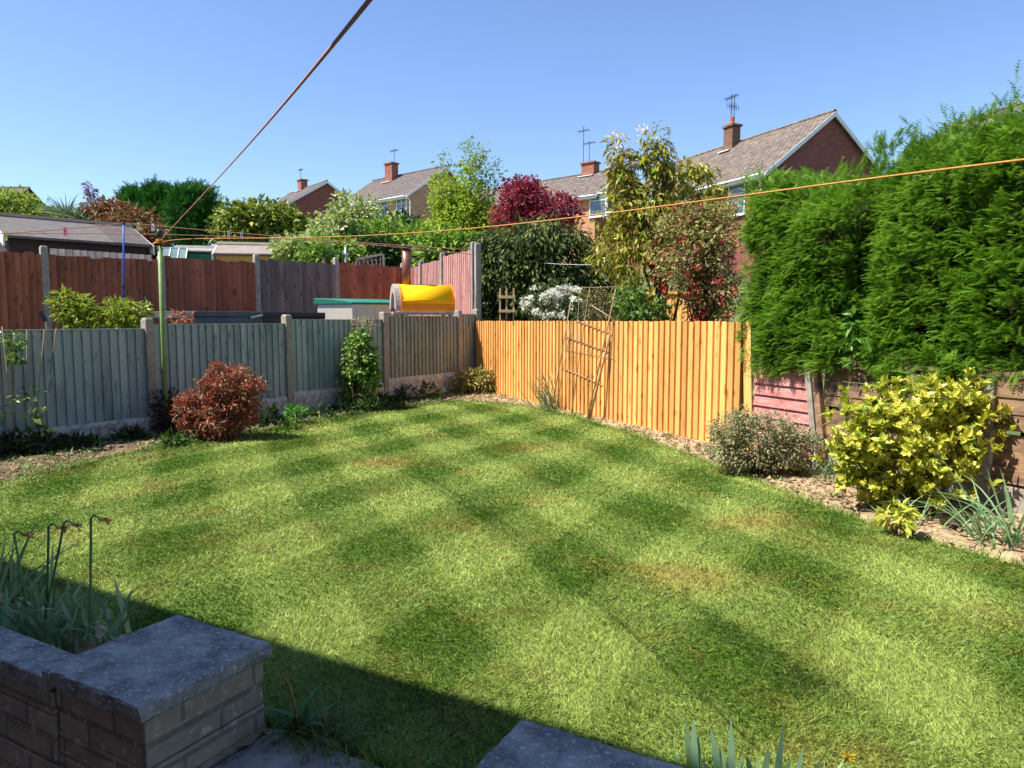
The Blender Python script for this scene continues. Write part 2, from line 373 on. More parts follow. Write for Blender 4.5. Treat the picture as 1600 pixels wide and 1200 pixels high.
near_l = hv(-7.5, 1.75)[:2]; near_r = hv(1.9, 1.62)[:2]
LAWN = [tuple(p) for p in le_] + [tuple(p) for p in re_] + [tuple(near_r), tuple(hv(-.35, 1.62)[:2]), tuple(hv(-2.2, 1.60)[:2]), tuple(hv(-2.35, 1.74)[:2]), tuple(near_l)]
def edge_dist(P, poly):
    d = np.full(len(P), 1e9)
    for i in range(len(poly)):
        a = np.array(poly[i]); b = np.array(poly[(i + 1) % len(poly)]); t = (((P - a) @ (b - a)) / ((b - a) @ (b - a))).clip(0, 1)
        d = np.minimum(d, np.linalg.norm(P - a - t[:, None] * (b - a), axis=1))
    return d
def fbm(x, y, s, seed=0):
    r = np.zeros_like(x); rg = np.random.default_rng(seed)
    for o in range(4):
        for _ in range(3):
            a = rg.random() * 6.28; k = s * 2 ** o * (.8 + .4 * rg.random()); r += np.sin((x * math.cos(a) + y * math.sin(a)) * k + rg.random() * 6.28) / 2 ** o
    return r / 4
def lawn():
    xs = np.arange(-9, 8, .05); ys = np.arange(-2.5, 14.5, .05); X, Y = np.meshgrid(xs, ys); n = len(xs)
    P = np.stack([X.ravel(), Y.ravel()], 1)
    # soil of the beds: one bumpy sheet covering the whole garden, the lawn lies a little over it
    dd = edge_dist(P, LAWN); ins = poly_in(P, LAWN)
    zb = .012 * fbm(P[:, 0], P[:, 1], 9, 3) + .014 * fbm(P[:, 0], P[:, 1], 31, 5) + .02
    z = np.where(ins, -.035, np.where(dd > .05, zb, -.015))
    i, j = np.meshgrid(np.arange(len(ys) - 1), np.arange(n - 1), indexing='ij'); b = (i * n + j).ravel()
    Fc = np.stack([b, b + 1, b + n + 1, b + n], 1)
    vv = P[b] @ VH; uu = P[b] @ UH; keep = (vv > 1.22) & ~((uu > -1.76) & (uu < -.83) & (vv < 1.58)) & ((P[b] - A1) @ NL > -.12) & ((P[b] - C1) @ NR > -.12)
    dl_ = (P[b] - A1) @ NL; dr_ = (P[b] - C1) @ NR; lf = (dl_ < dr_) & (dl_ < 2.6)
    tag(raw('soil_bed', np.column_stack([P, z]), Fc[keep & ~lf], 4, soil, smooth=True), kind='structure'); tag(raw('shade_dark_soil_bed', np.column_stack([P, z]), Fc[keep & lf], 4, shade_soil, smooth=True), kind='structure')
    # the lawn's own turf sheet
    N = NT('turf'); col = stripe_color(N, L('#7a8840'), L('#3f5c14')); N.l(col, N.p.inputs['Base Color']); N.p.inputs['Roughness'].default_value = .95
    xs = np.arange(-9, 8, .1)
    me = bpy.data.meshes.new('lawn'); V = [(p[0], p[1], .006) for p in LAWN] + [(p[0], p[1], -.05) for p in LAWN]; k = len(LAWN)
    me.from_pydata(V, [], [tuple(range(k))[::-1]] + [(i, (i + 1) % k, k + (i + 1) % k, k + i) for i in range(k)]); me.materials.append(N.m); me.update()
    import bmesh
    bm = bmesh.new(); bm.from_mesh(me); bmesh.ops.recalc_face_normals(bm, faces=bm.faces); bm.to_mesh(me); bm.free()
    o = bpy.data.objects.new('lawn', me); COL.objects.link(o); tag(o, kind='structure')
SA, SB = nrm(np.array([.52, .854])), nrm(np.array([-.40, .916]))
PA, PBp = .92, .92
def stripe_np(x, y):
    wx = .10 * fbm(x, y, .9, 8); a = x * SA[1] - y * SA[0] + wx; b = x * SB[1] - y * SB[0] + wx * .8
    return a, b
def stripe_color(N, c_light, c_dark):
    """the two-way mown pattern: how light catches grass laid either way is put into its colour; dry straw patches"""
    t = N.n('ShaderNodeTexCoord'); s_ = N.n('ShaderNodeSeparateXYZ'); N.l(t.outputs['Object'], s_.inputs[0]); x, y = s_.outputs[0], s_.outputs[1]
    wn = N.noise(t.outputs['Object'], .55, 2, .5); wv = N.math('MULTIPLY_ADD', wn.outputs[0], .5, -.25)
    def wave(D, per, p0):
        a = N.math('MULTIPLY_ADD', x, D[1], N.math('MULTIPLY', y, -D[0])); a = N.math('ADD', a, wv)
        ph = (p0[0] * D[1] - p0[1] * D[0]); a = N.math('MULTIPLY_ADD', a, 2 * math.pi / per, -2 * math.pi * ph / per)
        c = N.math('COSINE', a); return N.math('MULTIPLY', N.math('TANH', N.math('MULTIPLY', c, 3.)), .5)
    s = N.math('ADD', wave(SA, 1.06, (0, 9.44)), wave(SB, .97, (0, 9.44)))     # -1 .. 1, 1 where both passes lie dark
    n0 = N.noise(t.outputs['Object'], .42, 3, .6); s = N.math('MULTIPLY', s, N.ramp(n0.outputs[0], [(.36, .75), (.6, 1.)]).outputs[0])
    n1 = N.noise(t.outputs['Object'], 3.4, 6, .68); s = N.math('ADD', s, N.math('MULTIPLY_ADD', n1.outputs[0], 1.1, -.55))
    f = N.math('MULTIPLY_ADD', s, .5, .38); f.node.use_clamp = True
    col = N.mix(f, c_light, c_dark)  # stripe sheen of the leaning blades painted as base colour
    n2 = N.noise(t.outputs['Object'], 1.5, 7, .72); st = N.ramp(n2.outputs[0], [(.52, 0.), (.68, .7)]).outputs[0]
    col = N.mix(st, col, L('#8c7f3c'))
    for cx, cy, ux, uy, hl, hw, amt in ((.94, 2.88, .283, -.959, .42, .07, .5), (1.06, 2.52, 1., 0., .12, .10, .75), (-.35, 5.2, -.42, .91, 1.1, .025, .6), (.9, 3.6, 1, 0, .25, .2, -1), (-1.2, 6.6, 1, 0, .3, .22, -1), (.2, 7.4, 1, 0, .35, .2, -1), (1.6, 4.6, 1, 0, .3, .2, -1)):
        # dark green streaks and a blob, plus pale scorched spots worn in the turf
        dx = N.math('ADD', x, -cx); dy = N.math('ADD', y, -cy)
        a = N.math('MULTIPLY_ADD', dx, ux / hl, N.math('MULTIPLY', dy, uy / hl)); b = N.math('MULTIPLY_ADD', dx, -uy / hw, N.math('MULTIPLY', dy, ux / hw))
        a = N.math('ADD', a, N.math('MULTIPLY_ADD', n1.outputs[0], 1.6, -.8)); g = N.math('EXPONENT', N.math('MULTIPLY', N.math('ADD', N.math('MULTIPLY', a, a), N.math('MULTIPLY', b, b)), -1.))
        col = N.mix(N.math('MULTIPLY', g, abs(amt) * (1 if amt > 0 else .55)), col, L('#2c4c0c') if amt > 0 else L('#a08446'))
    return col
lawn()
def grass():
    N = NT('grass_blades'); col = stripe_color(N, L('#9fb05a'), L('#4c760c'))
    col = N.vary(col, N.rnd(), .65)
    f = N.ramp(N.rnd(), [(.94, 0.), (.96, .6)]).outputs[0]; col = N.mix(f, col, L('#b3a566'))
    N.l(col, N.p.inputs['Base Color']); N.p.inputs['Roughness'].default_value = .5; N.p.inputs['Specular IOR Level'].default_value = .3
    tr = N.n('ShaderNodeBsdfTranslucent'); N.l(col, tr.inputs[0]); mx = N.n('ShaderNodeMixShader'); mx.inputs[0].default_value = .3
    N.l(N.p.outputs[0], mx.inputs[1]); N.l(tr.outputs[0], mx.inputs[2]); N.l(mx.outputs[0], N.out.inputs[0])
    Pl = []; lod = []
    for (d0, d1, dens) in ((1.2, 3.2, 40000), (3.2, 5, 19000), (5, 8, 9000), (8, 15, 4500)):
        # a ring of lawn round the place one stands in: thinner and broader blades as they get farther off
        area = math.pi * (d1 * d1 - d0 * d0) * .42; n = int(area * dens)
        r = np.sqrt(RNG.random(n) * (d1 * d1 - d0 * d0) + d0 * d0); th = math.pi * (.5 + .84 * (RNG.random(n) - .5))
        p = np.stack([r * np.cos(th), r * np.sin(th)], 1); k = poly_in(p, LAWN); p = p[k]
        near_edge = edge_dist(p, LAWN[0:20]); Pl.append(p); lod.append(np.full(len(p), (d0 + d1) / 2))
    p = np.concatenate(Pl); d = np.concatenate(lod); n = len(p)
    a, b = stripe_np(p[:, 0], p[:, 1])
    sa = np.sign(np.cos(2 * math.pi * (a - (-9.44 * SA[0])) / 1.06)); sb = np.sign(np.cos(2 * math.pi * (b - (-9.44 * SB[0])) / .97))
    lean = -(sa[:, None] * SA + sb[:, None] * SB) * .30 + RNG.normal(size=(n, 2)) * .75
    h = (.0145 + .005 * RNG.normal(size=n) + .004 * fbm(p[:, 0], p[:, 1], 6, 4)).clip(.006, .035) * (1 + .03 * d)
    wd = (.0019 + .0011 * d) * (.7 + .6 * RNG.random(n)) * .75
    sd = rv(n); sd[:, 2] = 0; sd = nrm(sd); base = np.column_stack([p, np.full(n, .004)])
    tip = base + np.column_stack([lean * h[:, None], h * .9]); mid = base + np.column_stack([lean * h[:, None] * .3, h * .5])
    V = np.stack([base - sd * wd[:, None] * .5, base + sd * wd[:, None] * .5, mid + sd * wd[:, None] * .38, tip, mid - sd * wd[:, None] * .38], 1).reshape(-1, 3)
    bb = np.arange(n)[:, None] * 5; Fc = bb + np.array([0, 1, 2, 3, 4])
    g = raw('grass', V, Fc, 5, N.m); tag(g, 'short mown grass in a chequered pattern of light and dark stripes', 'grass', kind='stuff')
    # ragged longer grass along the edges
    return n
print('grass blades', grass())
def edge_grass():
    pts = []
    for line in (le_[1:], re_):
        for a, b in zip(line[:-1], line[1:]):
            m = int(np.linalg.norm(b - a) * 420); t = RNG.random((m, 1)); pts.append(a + (b - a) * t + RNG.normal(size=(m, 2)) * .03)
    m = 1500; q = np.column_stack([-2.25 + 1.9 * RNG.random(m), 1.60 + .05 * RNG.normal(size=m)]); pts.append(q[:, :1] * UH + q[:, 1:] * VH)
    p = np.concatenate(pts); n = len(p); D = nrm(np.column_stack([RNG.normal(size=(n, 2)) * .5, np.ones(n)]))
    V, Fc, k, m = strips(np.column_stack([p, np.zeros(n)]), D, .035 + .05 * RNG.random(n), np.full(n, .004), .4 * RNG.random(n), 2)
    tag(raw('edge_grass', V, Fc, k, LEAF('edge_grass', ['#3f6a1c', '#6f9a30', '#a9ad58'], .3), None, np.repeat(RNG.random(n), m)), 'ragged longer grass fringing the lawn beside the soil beds', 'grass', kind='stuff')
edge_grass()
def clods():
    n = 5200; out = []; s1 = RNG.random(n)
    # clods and stones over the beds
    p = np.column_stack([RNG.uniform(-6, 4.5, n * 6), RNG.uniform(3, 14, n * 6)]); dl = (p - A1) @ NL; dr = (p - C1) @ NR
    k = (~poly_in(p, LAWN)) & (dl > .05) & (dr > .05) & (edge_dist(p, LAWN) > .03) & ((dl < 1.6) | (dr < 1.6)); p = p[k][:n]; n = len(p)
    s = .010 + .022 * RNG.random(n) ** 3; o = np.array([[1, 0, 0], [0, 1, 0], [-1, 0, 0], [0, -1, 0], [0, 0, .8], [0, 0, -.8]], float)
    V = np.column_stack([p, .024 + s * .3])[:, None, :] + o[None] * s[:, None, None] * (.7 + .6 * RNG.random((n, 6, 1)))
    f = np.array([[0, 1, 4], [1, 2, 4], [2, 3, 4], [3, 0, 4], [1, 0, 5], [2, 1, 5], [3, 2, 5], [0, 3, 5]])
    Fc = (np.arange(n)[:, None, None] * 6 + f[None]).reshape(-1, 3)
    m = MAT('clods', '#6e5c46', '#a89070', 20, rough=.95, rnd=.4)
    tag(raw('soil_clods', V.reshape(-1, 3), Fc, 3, m, None, np.repeat(RNG.random(n), 8)), 'dry crumbled clods of soil lying over the border beds', 'soil', kind='stuff')
clods()
def paving():
    m = MB()
    for i in range(12):
        for j in range(3):
            c = hv(-7.2 + i * .92 + .45, 1.15 - .46 * (j + .5) * 1.0 - .0, -.33); m.box(c, (.905, .45, .05), ([*UH, 0], [*VH, 0], [0, 0, 1]))
    tag(m.build('paving', concrete_b, bevel=.004), kind='structure')
    m = MB(); m.box(hv(-1.289, 1.37, -.17), (.935, .44, .35), ([*UH, 0], [*VH, 0], [0, 0, 1])); tag(m.build('step', concrete_b, bevel=.008), kind='structure')
paving()

# ------------------------------------------------------------------ FENCES
def frame3(D, Nn): return ([D[0], D[1], 0], [Nn[0], Nn[1], 0], [0, 0, 1])
def close_boards(m, s0, s1, z0, z1, pitch=.095, th=.014, jit=.004, mi=0, rng=RNG, side=1, zt=0.):
    n = max(1, round((s1 - s0) / pitch)); p = (s1 - s0) / n
    for i in range(n):
        a = s0 + i * p - .008; b = a + p + .016; y0, y1 = .004, .004 + th * 1.35; t = zt * RNG.normal(); e = jit * RNG.normal()
        # feather-edge board: thin on one side, thick on the other, the thick edge lapping over its neighbour
        prof = [(a, 0), (b, y0 * side), (b, (y1 + .006) * side), (a, .006 * side)]
        zz0, zz1 = z0 + e * .5, z1 + t
        V = [(q[0], q[1], zz) for zz in (zz0, zz1) for q in prof]
        m.add(V, [(3, 2, 1, 0), (4, 5, 6, 7), (0, 1, 5, 4), (1, 2, 6, 5), (2, 3, 7, 6), (3, 0, 4, 7)], mi)
def fence_post(m, s, z0, z1, w=.10):
    m.box((s, 0, (z0 + z1) / 2), (w, .11, z1 - z0)); m.box((s, 0, z1 + .0125), (w * .99, .109, .025), taper=.72)
def gravel_board_mesh(s0, s1, z0, z1):
    m = MB(); nx = int((s1 - s0) / .03); nz = 7; V = []; Fc = []
    rg = np.random.default_rng(int(abs(s0) * 10) + 3); row_off = rg.random(4) * .4
    for k in range(nz + 1):
        for i in range(nx + 1):
            x = s0 + (s1 - s0) * i / nx; z = z0 + (z1 - z0) * k / nz; r = min(2, int((z - z0) / (z1 - z0) * 3 * .999))
            st = ((x + row_off[r]) % .38) / .38; zr = ((z - z0) / (z1 - z0) * 3) % 1
            e = min(st, 1 - st) * .38; g = 0 if (e < .018 or min(zr, 1 - zr) < .14) else 1
            V.append((x, .026 + .030 * g * (.5 + .9 * rg.random()), z))
    for k in range(nz):
        for i in range(nx): a = k * (nx + 1) + i; Fc.append((a + 1, a, a + nx + 1, a + nx + 2))
    m.add(V, Fc); m.box(((s0 + s1) / 2, 0, (z0 + z1) / 2), (s1 - s0, .05, z1 - z0 - .002)); return m
def rockboard(): return MAT('rock_faced_concrete', '#a89e92', '#d0c6b8', 14, rough=.95, bump=.6, c3='#6d655a', s3=9, a3=.6)
rock = rockboard()
def green_fence():
    rz = math.atan2(DL[1], DL[0]); t = thing('panel_fence', 'low green and grey close boarded fence with concrete posts along the left border', 'fence', (*A1, 0), rz + math.pi)
    # local frame: x runs back towards the camera, y into the garden
    ss = lambda u: -on_line(A1, DL, u)
    posts = [(232, 500), (449, 495), (600, 489), (716, 486.5), (744, 485)]; S = [ss(u) for u, _ in posts]
    S = [S[0] + 3.86, S[0] + 1.93] + S
    ztop = [1.23, 1.26, 1.32, 1.37, 1.425, 1.475, 1.50]
    for s, z in zip(S, ztop):
        m = MB(); fence_post(m, s, -.1, z); m.build('post', concrete, t, world=False, bevel=.006)
    tops = [1.19, 1.225, 1.275, 1.33, 1.39, 1.43]; bots = [.15, .20, .255, .31, .37, .40]
    for i in range(6):
        s1, s0 = S[i] - .052, S[i + 1] + .052
        m = MB(); close_boards(m, s0, s1, bots[i], tops[i] - .012, .098 if s1 - s0 > 1 else .09); m.box(((s0 + s1) / 2, .006, tops[i] - .006), (s1 - s0, .042, .012), r=.75)
        for zz in (.2, .85): m.box(((s0 + s1) / 2, -.022, bots[i] + zz), (s1 - s0, .035, .05))
        o = m.build('panel', green_wood if i < 4 else grey_green, t, world=False)
        if i >= 4: o['label'] = 'fence panel weathered to grey brown'
        gravel_board_mesh(s0, s1, -.04, bots[i] + .012).build('gravel_board', rock, t, world=False)
green_fence()
def right_fence():
    rz = math.atan2(DR[1], DR[0])     # x from the corner towards the camera; y = +90deg : check it points into the garden
    n2 = np.array([-math.sin(rz), math.cos(rz)]); sg = 1 if n2 @ NR > 0 else -1
    t = thing('board_fence', 'bright orange stained fence of upright boards along the right border', 'fence', (*C1, 0), rz)
    s_end = on_line(C1, DR, 1160); m = MB()
    close_boards(m, .05, s_end, .02, 1.305, .105, .016, .004, side=sg, zt=.004)
    m.build('boards', orange_wood, t, world=False)
    m = MB()
    for z in (.3, .85, 1.18): m.box((s_end / 2, -.04 * sg, z), (s_end, .04, .07))
    m.build('rail', orange_wood, t, world=False)
    for s in np.linspace(.08, s_end - .1, 5):
        p = MB(); p.box((s, -.105 * sg, .62), (.075, .075, 1.3)); p.build('post', orange_wood, t, world=False)
    l = MB(); k = sg; l.box((s_end + .105, .012 * k, .66), (.105, .016, 1.29), ([math.cos(.055), 0, math.sin(.055)], [0, 1, 0], [-math.sin(.055), 0, math.cos(.055)]), r=.7)
    o = l.build('loose_board', orange_wood, t, world=False); o['label'] = 'last orange board leaning out of line'
    return rz, sg, s_end
RZ, SG, S_END = right_fence()
def low_panels():
    # faded red lap panel, leaning posts, then weathered horizontal boards on a pale concrete base: all under the hedge
    t = thing('lap_panel_fence', 'faded pinkish red horizontal board panel under the hedge at the end of the orange fence', 'fence', (*C1, 0), RZ)
    a = S_END + .17; b = on_line(C1, DR, 1278); m = MB(); k = SG
    for i in range(8):
        z0 = .06 + i * .108; lean = .02
        prof = [(0, 0), (.035 * k, .0), (.012 * k, .118), (0, .118)]
        m.prism(prof, a, b, ([0, 1, 0], [0, 0, 1], [1, 0, 0]), org=(0, -.03 * k, z0))
    m.build('boards', pinkpaint, t, world=False)
    m = MB(); m.box(((a + b) / 2, .0, .935), (b - a + .05, .07, .035), r=.2); m.build('capping', weathered, t, world=False)
    for d, mat, w_ in ((.03, concrete, .06), (.11, weathered, .065)):
        m = MB(); tl = .16; m.box((b + d - .02, .035 * k, .45), (w_, .06, .95), ([math.cos(tl), 0, math.sin(tl)], [0, 1, 0], [-math.sin(tl), 0, math.cos(tl)])); o = m.build('post', mat, t, world=False, bevel=.004)
    t2 = thing('weathered_board_fence', 'old brown weathered horizontal board fence behind the yellow variegated shrub', 'fence', (*C1, 0), RZ)
    a = b + .03; e = a + 4.3; zt = .93
    posts = [a + .02, on_line(C1, DR, 1437), on_line(C1, DR, 1552)]; posts += [posts[-1] + 1.4, posts[-1] + 2.8, posts[-1] + 4.2]
    S = posts
    for i in range(len(S) - 1):
        m = MB()
        for r in range(6):
            z0 = .20 + r * .12 + .01 * RNG.normal(); dz = .014 * RNG.normal(); w_ = .112 + .006 * RNG.normal()
            aa, bb = S[i] + .04, S[i + 1] - .04; y = -.01 * k + .008 * RNG.normal()
            m.add([(aa, y, z0), (bb, y, z0 + dz), (bb, y, z0 + dz + w_), (aa, y, z0 + w_), (aa, y + .028 * k, z0), (bb, y + .028 * k, z0 + dz), (bb, y + .02 * k, z0 + dz + w_), (aa, y + .02 * k, z0 + w_)],
                  [(0, 1, 2, 3), (7, 6, 5, 4), (0, 4, 5, 1), (1, 5, 6, 2), (2, 6, 7, 3), (3, 7, 4, 0)])
        m.build('boards', weathered, t2, world=False)
        m = MB(); m.box(((S[i] + S[i + 1]) / 2, -.005 * k, .08), (S[i + 1] - S[i] - .09, .05, .22)); m.build('gravel_board', concrete, t2, world=False, bevel=.006)
        m = MB(); m.box(((S[i] + S[i + 1]) / 2, .0, zt + .025), (S[i + 1] - S[i] - .005, .075, .03), r=.15); m.build('capping', weathered, t2, world=False)
    for s in S[1:]:
        m = MB(); m.box((s, .0, .44), (.09, .085, .93)); m.build('post', concrete_b, t2, world=False, bevel=.006)
low_panels()
def back_fence():
    k = 12.56; P0 = np.array([-723 * k / F, k]); Dv = np.array([120 * k / F, .111 * k]); Dn = nrm(Dv); sp_ = np.linalg.norm(Dv)
    rz = math.atan2(Dn[1], Dn[0])
    t = thing('tall_board_fence', 'tall dark red and plum close boarded fence at the back of the neighbouring garden', 'fence', (*P0, 0), rz)
    tops = {-1: 2.44, 0: 2.44, 1: 2.52, 2: 2.60, 3: 2.62}
    for i in range(-1, 4):
        m = MB(); s0, s1 = i * sp_ + .052, (i + 1) * sp_ - .052; close_boards(m, s0, s1, .75, tops[i], .11, .03, side=-1, zt=.014)
        o = m.build('panel', plum_wood if i == 2 else red_wood, t, world=False)
        if i == 2: o['label'] = 'fence panel faded to dull purple grey'
        m = MB(); m.box(((s0 + s1) / 2, 0, .5), (s1 - s0, .05, .5)); m.build('gravel_board', concrete, t, world=False)
    for i, z in zip(range(-1, 5), (2.55, 2.56, 2.52, 2.67, 2.72, 2.70)):
        m = MB(); fence_post(m, i * sp_, .2, z, .11); m.build('post', concrete, t, world=False, bevel=.006)
    D0 = P0 + Dv * 4; Cn = np.array([(741 - 800) / F * 13.98, 13.98]); Ds = nrm(Cn - D0); Ls = np.linalg.norm(Cn - D0); rz2 = math.atan2(Ds[1], Ds[0])
    t = thing('bleached_board_fence', 'tall sun bleached pinkish red fence with concrete posts behind the pizza oven', 'fence', (*D0, 0), rz2)
    S = [.0, on_line(D0, Ds, 660), on_line(D0, Ds, 693), on_line(D0, Ds, 741)]; zt = [2.62, 2.62, 2.66, 2.72]
    for i in range(3):
        m = MB(); close_boards(m, S[i] + .06, S[i + 1] - .055, .8, zt[i + 1] - .06, .105, .012, side=-1, zt=.006); m.build('panel', pink_wood, t, world=False)
        m = MB(); m.box(((S[i] + S[i + 1]) / 2, 0, .55), (S[i + 1] - S[i] - .11, .05, .5)); m.build('gravel_board', concrete, t, world=False)
    for s, z in zip(S[1:], (2.66, 2.72, 2.78)):
        m = MB(); fence_post(m, s, .2, z, .10); m.build('post', concrete, t, world=False, bevel=.006)
    m = MB(); fence_post(m, S[3] + .19, .2, 2.74, .09); m.build('post', concrete, t, world=False, bevel=.006)
    # the far side of the hedge shrubs: plain boards glimpsed on the right-hand neighbour's far boundary
    a = at(945, 500, 15.5); b = at(1135, 500, 13.4); d = nrm((b - a)[:2]); t = thing('glimpsed_board_fence', 'honey brown fence glimpsed between the shrubs beyond the orange fence', 'fence', (a[0], a[1], .5), math.atan2(d[1], d[0]))
    ln = np.linalg.norm((b - a)[:2]); m = MB(); close_boards(m, 0, ln, .2, 1.35, .12, .012, side=-1); m.build('boards', orange_wood, t, world=False)
    m = MB(); m.box((ln / 2, -.03, 1.35), (ln, .09, .06)); m.build('rail', orange_wood, t, world=False)
back_fence()

# ------------------------------------------------------------------ HOUSES AND SHEDS
brick_dark = BRICK('dark_red_brick', '#7b4239', '#8e5145', '#9a8d84')
brick_buff = BRICK('buff_brick', '#b58f66', '#c8a57c', '#c9bba6')
brick_orange = BRICK('orange_brick', '#b8805a', '#c8906a', '#c9b49c')
brick_brown = BRICK('brown_brick', '#6e4f40', '#85614e', '#8a7c6e')
brick_red = BRICK('red_brick', '#8a5040', '#a06350', '#b0a090')
tile = ROOF('roof_tiles', '#5b4e49', '#766860', '#8f8674'); tile2 = ROOF('roof_tiles_far', '#584c49', '#6a5e5a', '#7c7268')
tile3 = ROOF('mossy_roof_tiles', '#5d504a', '#7a6b61', '#96896c')
def window(t, x, z, w_, h, y, lights=2, sgn=1, name='window', pane=None):
    fr = MB(); fw = .07
    for zz in (z - h / 2 + fw / 2, z + h / 2 - fw / 2): fr.box((x, y + .035 * sgn, zz), (w_, .07, fw))
    for k in range(lights + 1): fr.box((x - w_ / 2 + fw / 2 + (w_ - fw) * k / lights, y + .036 * sgn, z), (fw, .07, h - 2 * fw - .004))
    fr.box((x, y + .03 * sgn, z + h * .18), (w_ - .16, .05, .05)); fr.box((x, y + .06 * sgn, z - h / 2 - .03), (w_ + .12, .16, .05))
    o = fr.build(name, white, t, world=False); p = MB(); p.box((x, y + .012 * sgn, z), (w_ - .02, .01, h - .02)); p.build('pane', pane or glass, o, world=False); return o
def aerial(t, x, y, z, h, kind=0):
    m = MB(); m.tube([(x, y, z), (x, y, z + h)], .022, 5)
    if kind in (0, 2):
        m.bar((x - .5, y, z + h * .9), (x + .5, y, z + h * .9), .02)
        for i in range(8): xx = x - .45 + i * .13; m.bar((xx, y - .18, z + h * .9), (xx, y + .18, z + h * .9), .012); m.bar((xx, y, z + h * .9 - .12), (xx, y, z + h * .9 + .12), .012)
    if kind in (1, 2):
        m.bar((x, y - .35, z + h * .62), (x, y + .35, z + h * .62), .02)
        for i in range(5): yy = y - .3 + i * .15; m.bar((x, yy, z + h * .62 - .2), (x, yy, z + h * .62 + .2), .012)
    m.build('aerial', dkmetal, t, world=False)
class House:
    def __init__(s, name, label, cat, u, v, Y, vpx, length, q, rise, wall_h, walls, roofm, over=.35, group=None, flip=False, barge=True, gutter=True, th=.14, dirv=None):
        r = at(u, v, Y); d = nrm(np.array([(vpx - 800) / F, 1.])) if dirv is None else nrm(np.array(dirv)); s.rz = math.atan2(d[1], d[0]); s.d = d
        s.nrm = np.array([-d[1], d[0]]); g = r[2] - rise - wall_h
        s.t = thing(name, label, cat, (r[0], r[1], g), s.rz, group); s.o = np.array([r[0], r[1], g]); s.zr = wall_h + rise; s.ze = wall_h; s.q = q; s.hw = q - over; s.L = length
        hw = s.hw; m = MB(); zt = s.zr - .06 - th; ze = s.zr - rise * hw / q - .06 - th; lo = -2.5
        x0, x1 = over * .6, length - over * .6
        prof = [(-hw, lo), (hw, lo), (hw, ze), (0, zt), (-hw, ze)]
        m.prism(prof, x0, x1, ([0, 1, 0], [0, 0, 1], [1, 0, 0])); m.build('wall', walls, s.t, world=False)
        s.x0, s.x1 = x0, x1
        m = MB()
        for sg in (1, -1):
            pr = [(0, s.zr), (sg * q, s.ze), (sg * q, s.ze - th), (0, s.zr - th)]
            m.prism(pr, 0, length, ([0, 1, 0], [0, 0, 1], [1, 0, 0]))
        s.roof = m.build('roof', roofm, s.t, world=False)
        m = MB(); m.tube([(-.02, 0, s.zr - .01), (length + .02, 0, s.zr - .01)], .09, 6); m.build('ridge', roofm, s.roof, world=False)
        if barge:
            for xx in (-.025, length + .025):
                m = MB()
                for sg in (1, -1): m.prism([(0, s.zr - .03), (sg * (q + .02), s.ze - .03), (sg * (q + .02), s.ze - .26), (0, s.zr - .26)], xx - .02, xx + .02, ([0, 1, 0], [0, 0, 1], [1, 0, 0]))
                m.build('bargeboard', white, s.t, world=False)
        if gutter:
            for sg in (1, -1):
                m = MB(); m.box((length / 2, sg * (q + .03), s.ze - .12), (length, .05, .2)); m.tube([(0, sg * (q + .1), s.ze - .06), (length, sg * (q + .1), s.ze - .06)], .06, 6); m.box((length / 2, sg * (q - over / 2), s.ze - .2), (length - .1, over, .02)); m.build('gutter', white, s.t, world=False)
    def loc(s, u, v, y):       # where photo ray (u,v) meets the house's local plane y
        d = ray(u, v); o = np.array([0, 0, CAMZ]); n3 = np.array([*s.nrm, 0]); k = ((s.o - o) @ n3 + y) / (d @ n3); p = o + d * k - s.o
        return p[:2] @ s.d, p[2]
    def win(s, u, v, w_, h, lights=2):
        x, z = s.loc(u, v, s.hw); return window(s.t, x, z, w_, h, s.hw, lights)
    def chimney(s, u0, u1, vtop, mat, dx=.9, dy=.6, pot=True, y=.0, h=None):
        x, z = s.loc((u0 + u1) / 2, vtop, y); m = MB(); zb = s.zr - .8; m.box((x, y, (zb + z) / 2 - .08), (dx, dy, z - zb - .16))
        m.box((x, y, z - .06), (dx + .16, dy + .16, .12)); o = m.build('chimney', mat, s.t, world=False)
        m = MB(); m.box((x, y + dy / 2 + .18, s.zr - (abs(y) + dy / 2 + .18) / s.q * (s.zr - s.ze) + .04), (dx + .2, .3, .05)); m.build('flashing', white, o, world=False)
        if pot: p = MB(); p.tube([(x, y, z), (x, y, z + .22), (x, y, z + .42)], [.15, .12, .14], 10); p.build('pot', clay, o, world=False)
        return x, y, z
# near right semi
H = House('brick_house', 'nearest house, dark red brick gable and brown tiled roof rising above the conifer hedge', 'house', 1305, 173, 35, 300, 13.5, 4.15, 3.15, 5.3, brick_dark, tile3)
x, y, z = H.chimney(1130, 1158, 196, brick_brown, .72, .55, True, .3); aerial(H.t, x + .1, y, z + .1, 1.6, 2); aerial(H.t, x - .25, y + .1, z, 1.45, 1)
H.win(1152, 312, 1.2, 1.5, 1); H.win(1085, 330, 1.6, 1.5, 2)
m = MB(); xg = .5; m.tube([(xg, H.q + .1, H.ze - .12), (xg, H.hw + .1, H.ze - .4), (xg, H.hw + .08, H.ze - .7)], .04, 6); m.build('downpipe', white, H.t, world=False)
# roof beyond the hedge at the far right
House('bungalow', 'partly hidden house whose mottled roof just shows over the hedge at the right edge', 'house', 1612, 157, 23, 560, 3.2, 3.5, 2.3, 3.9, brick_red, tile3)
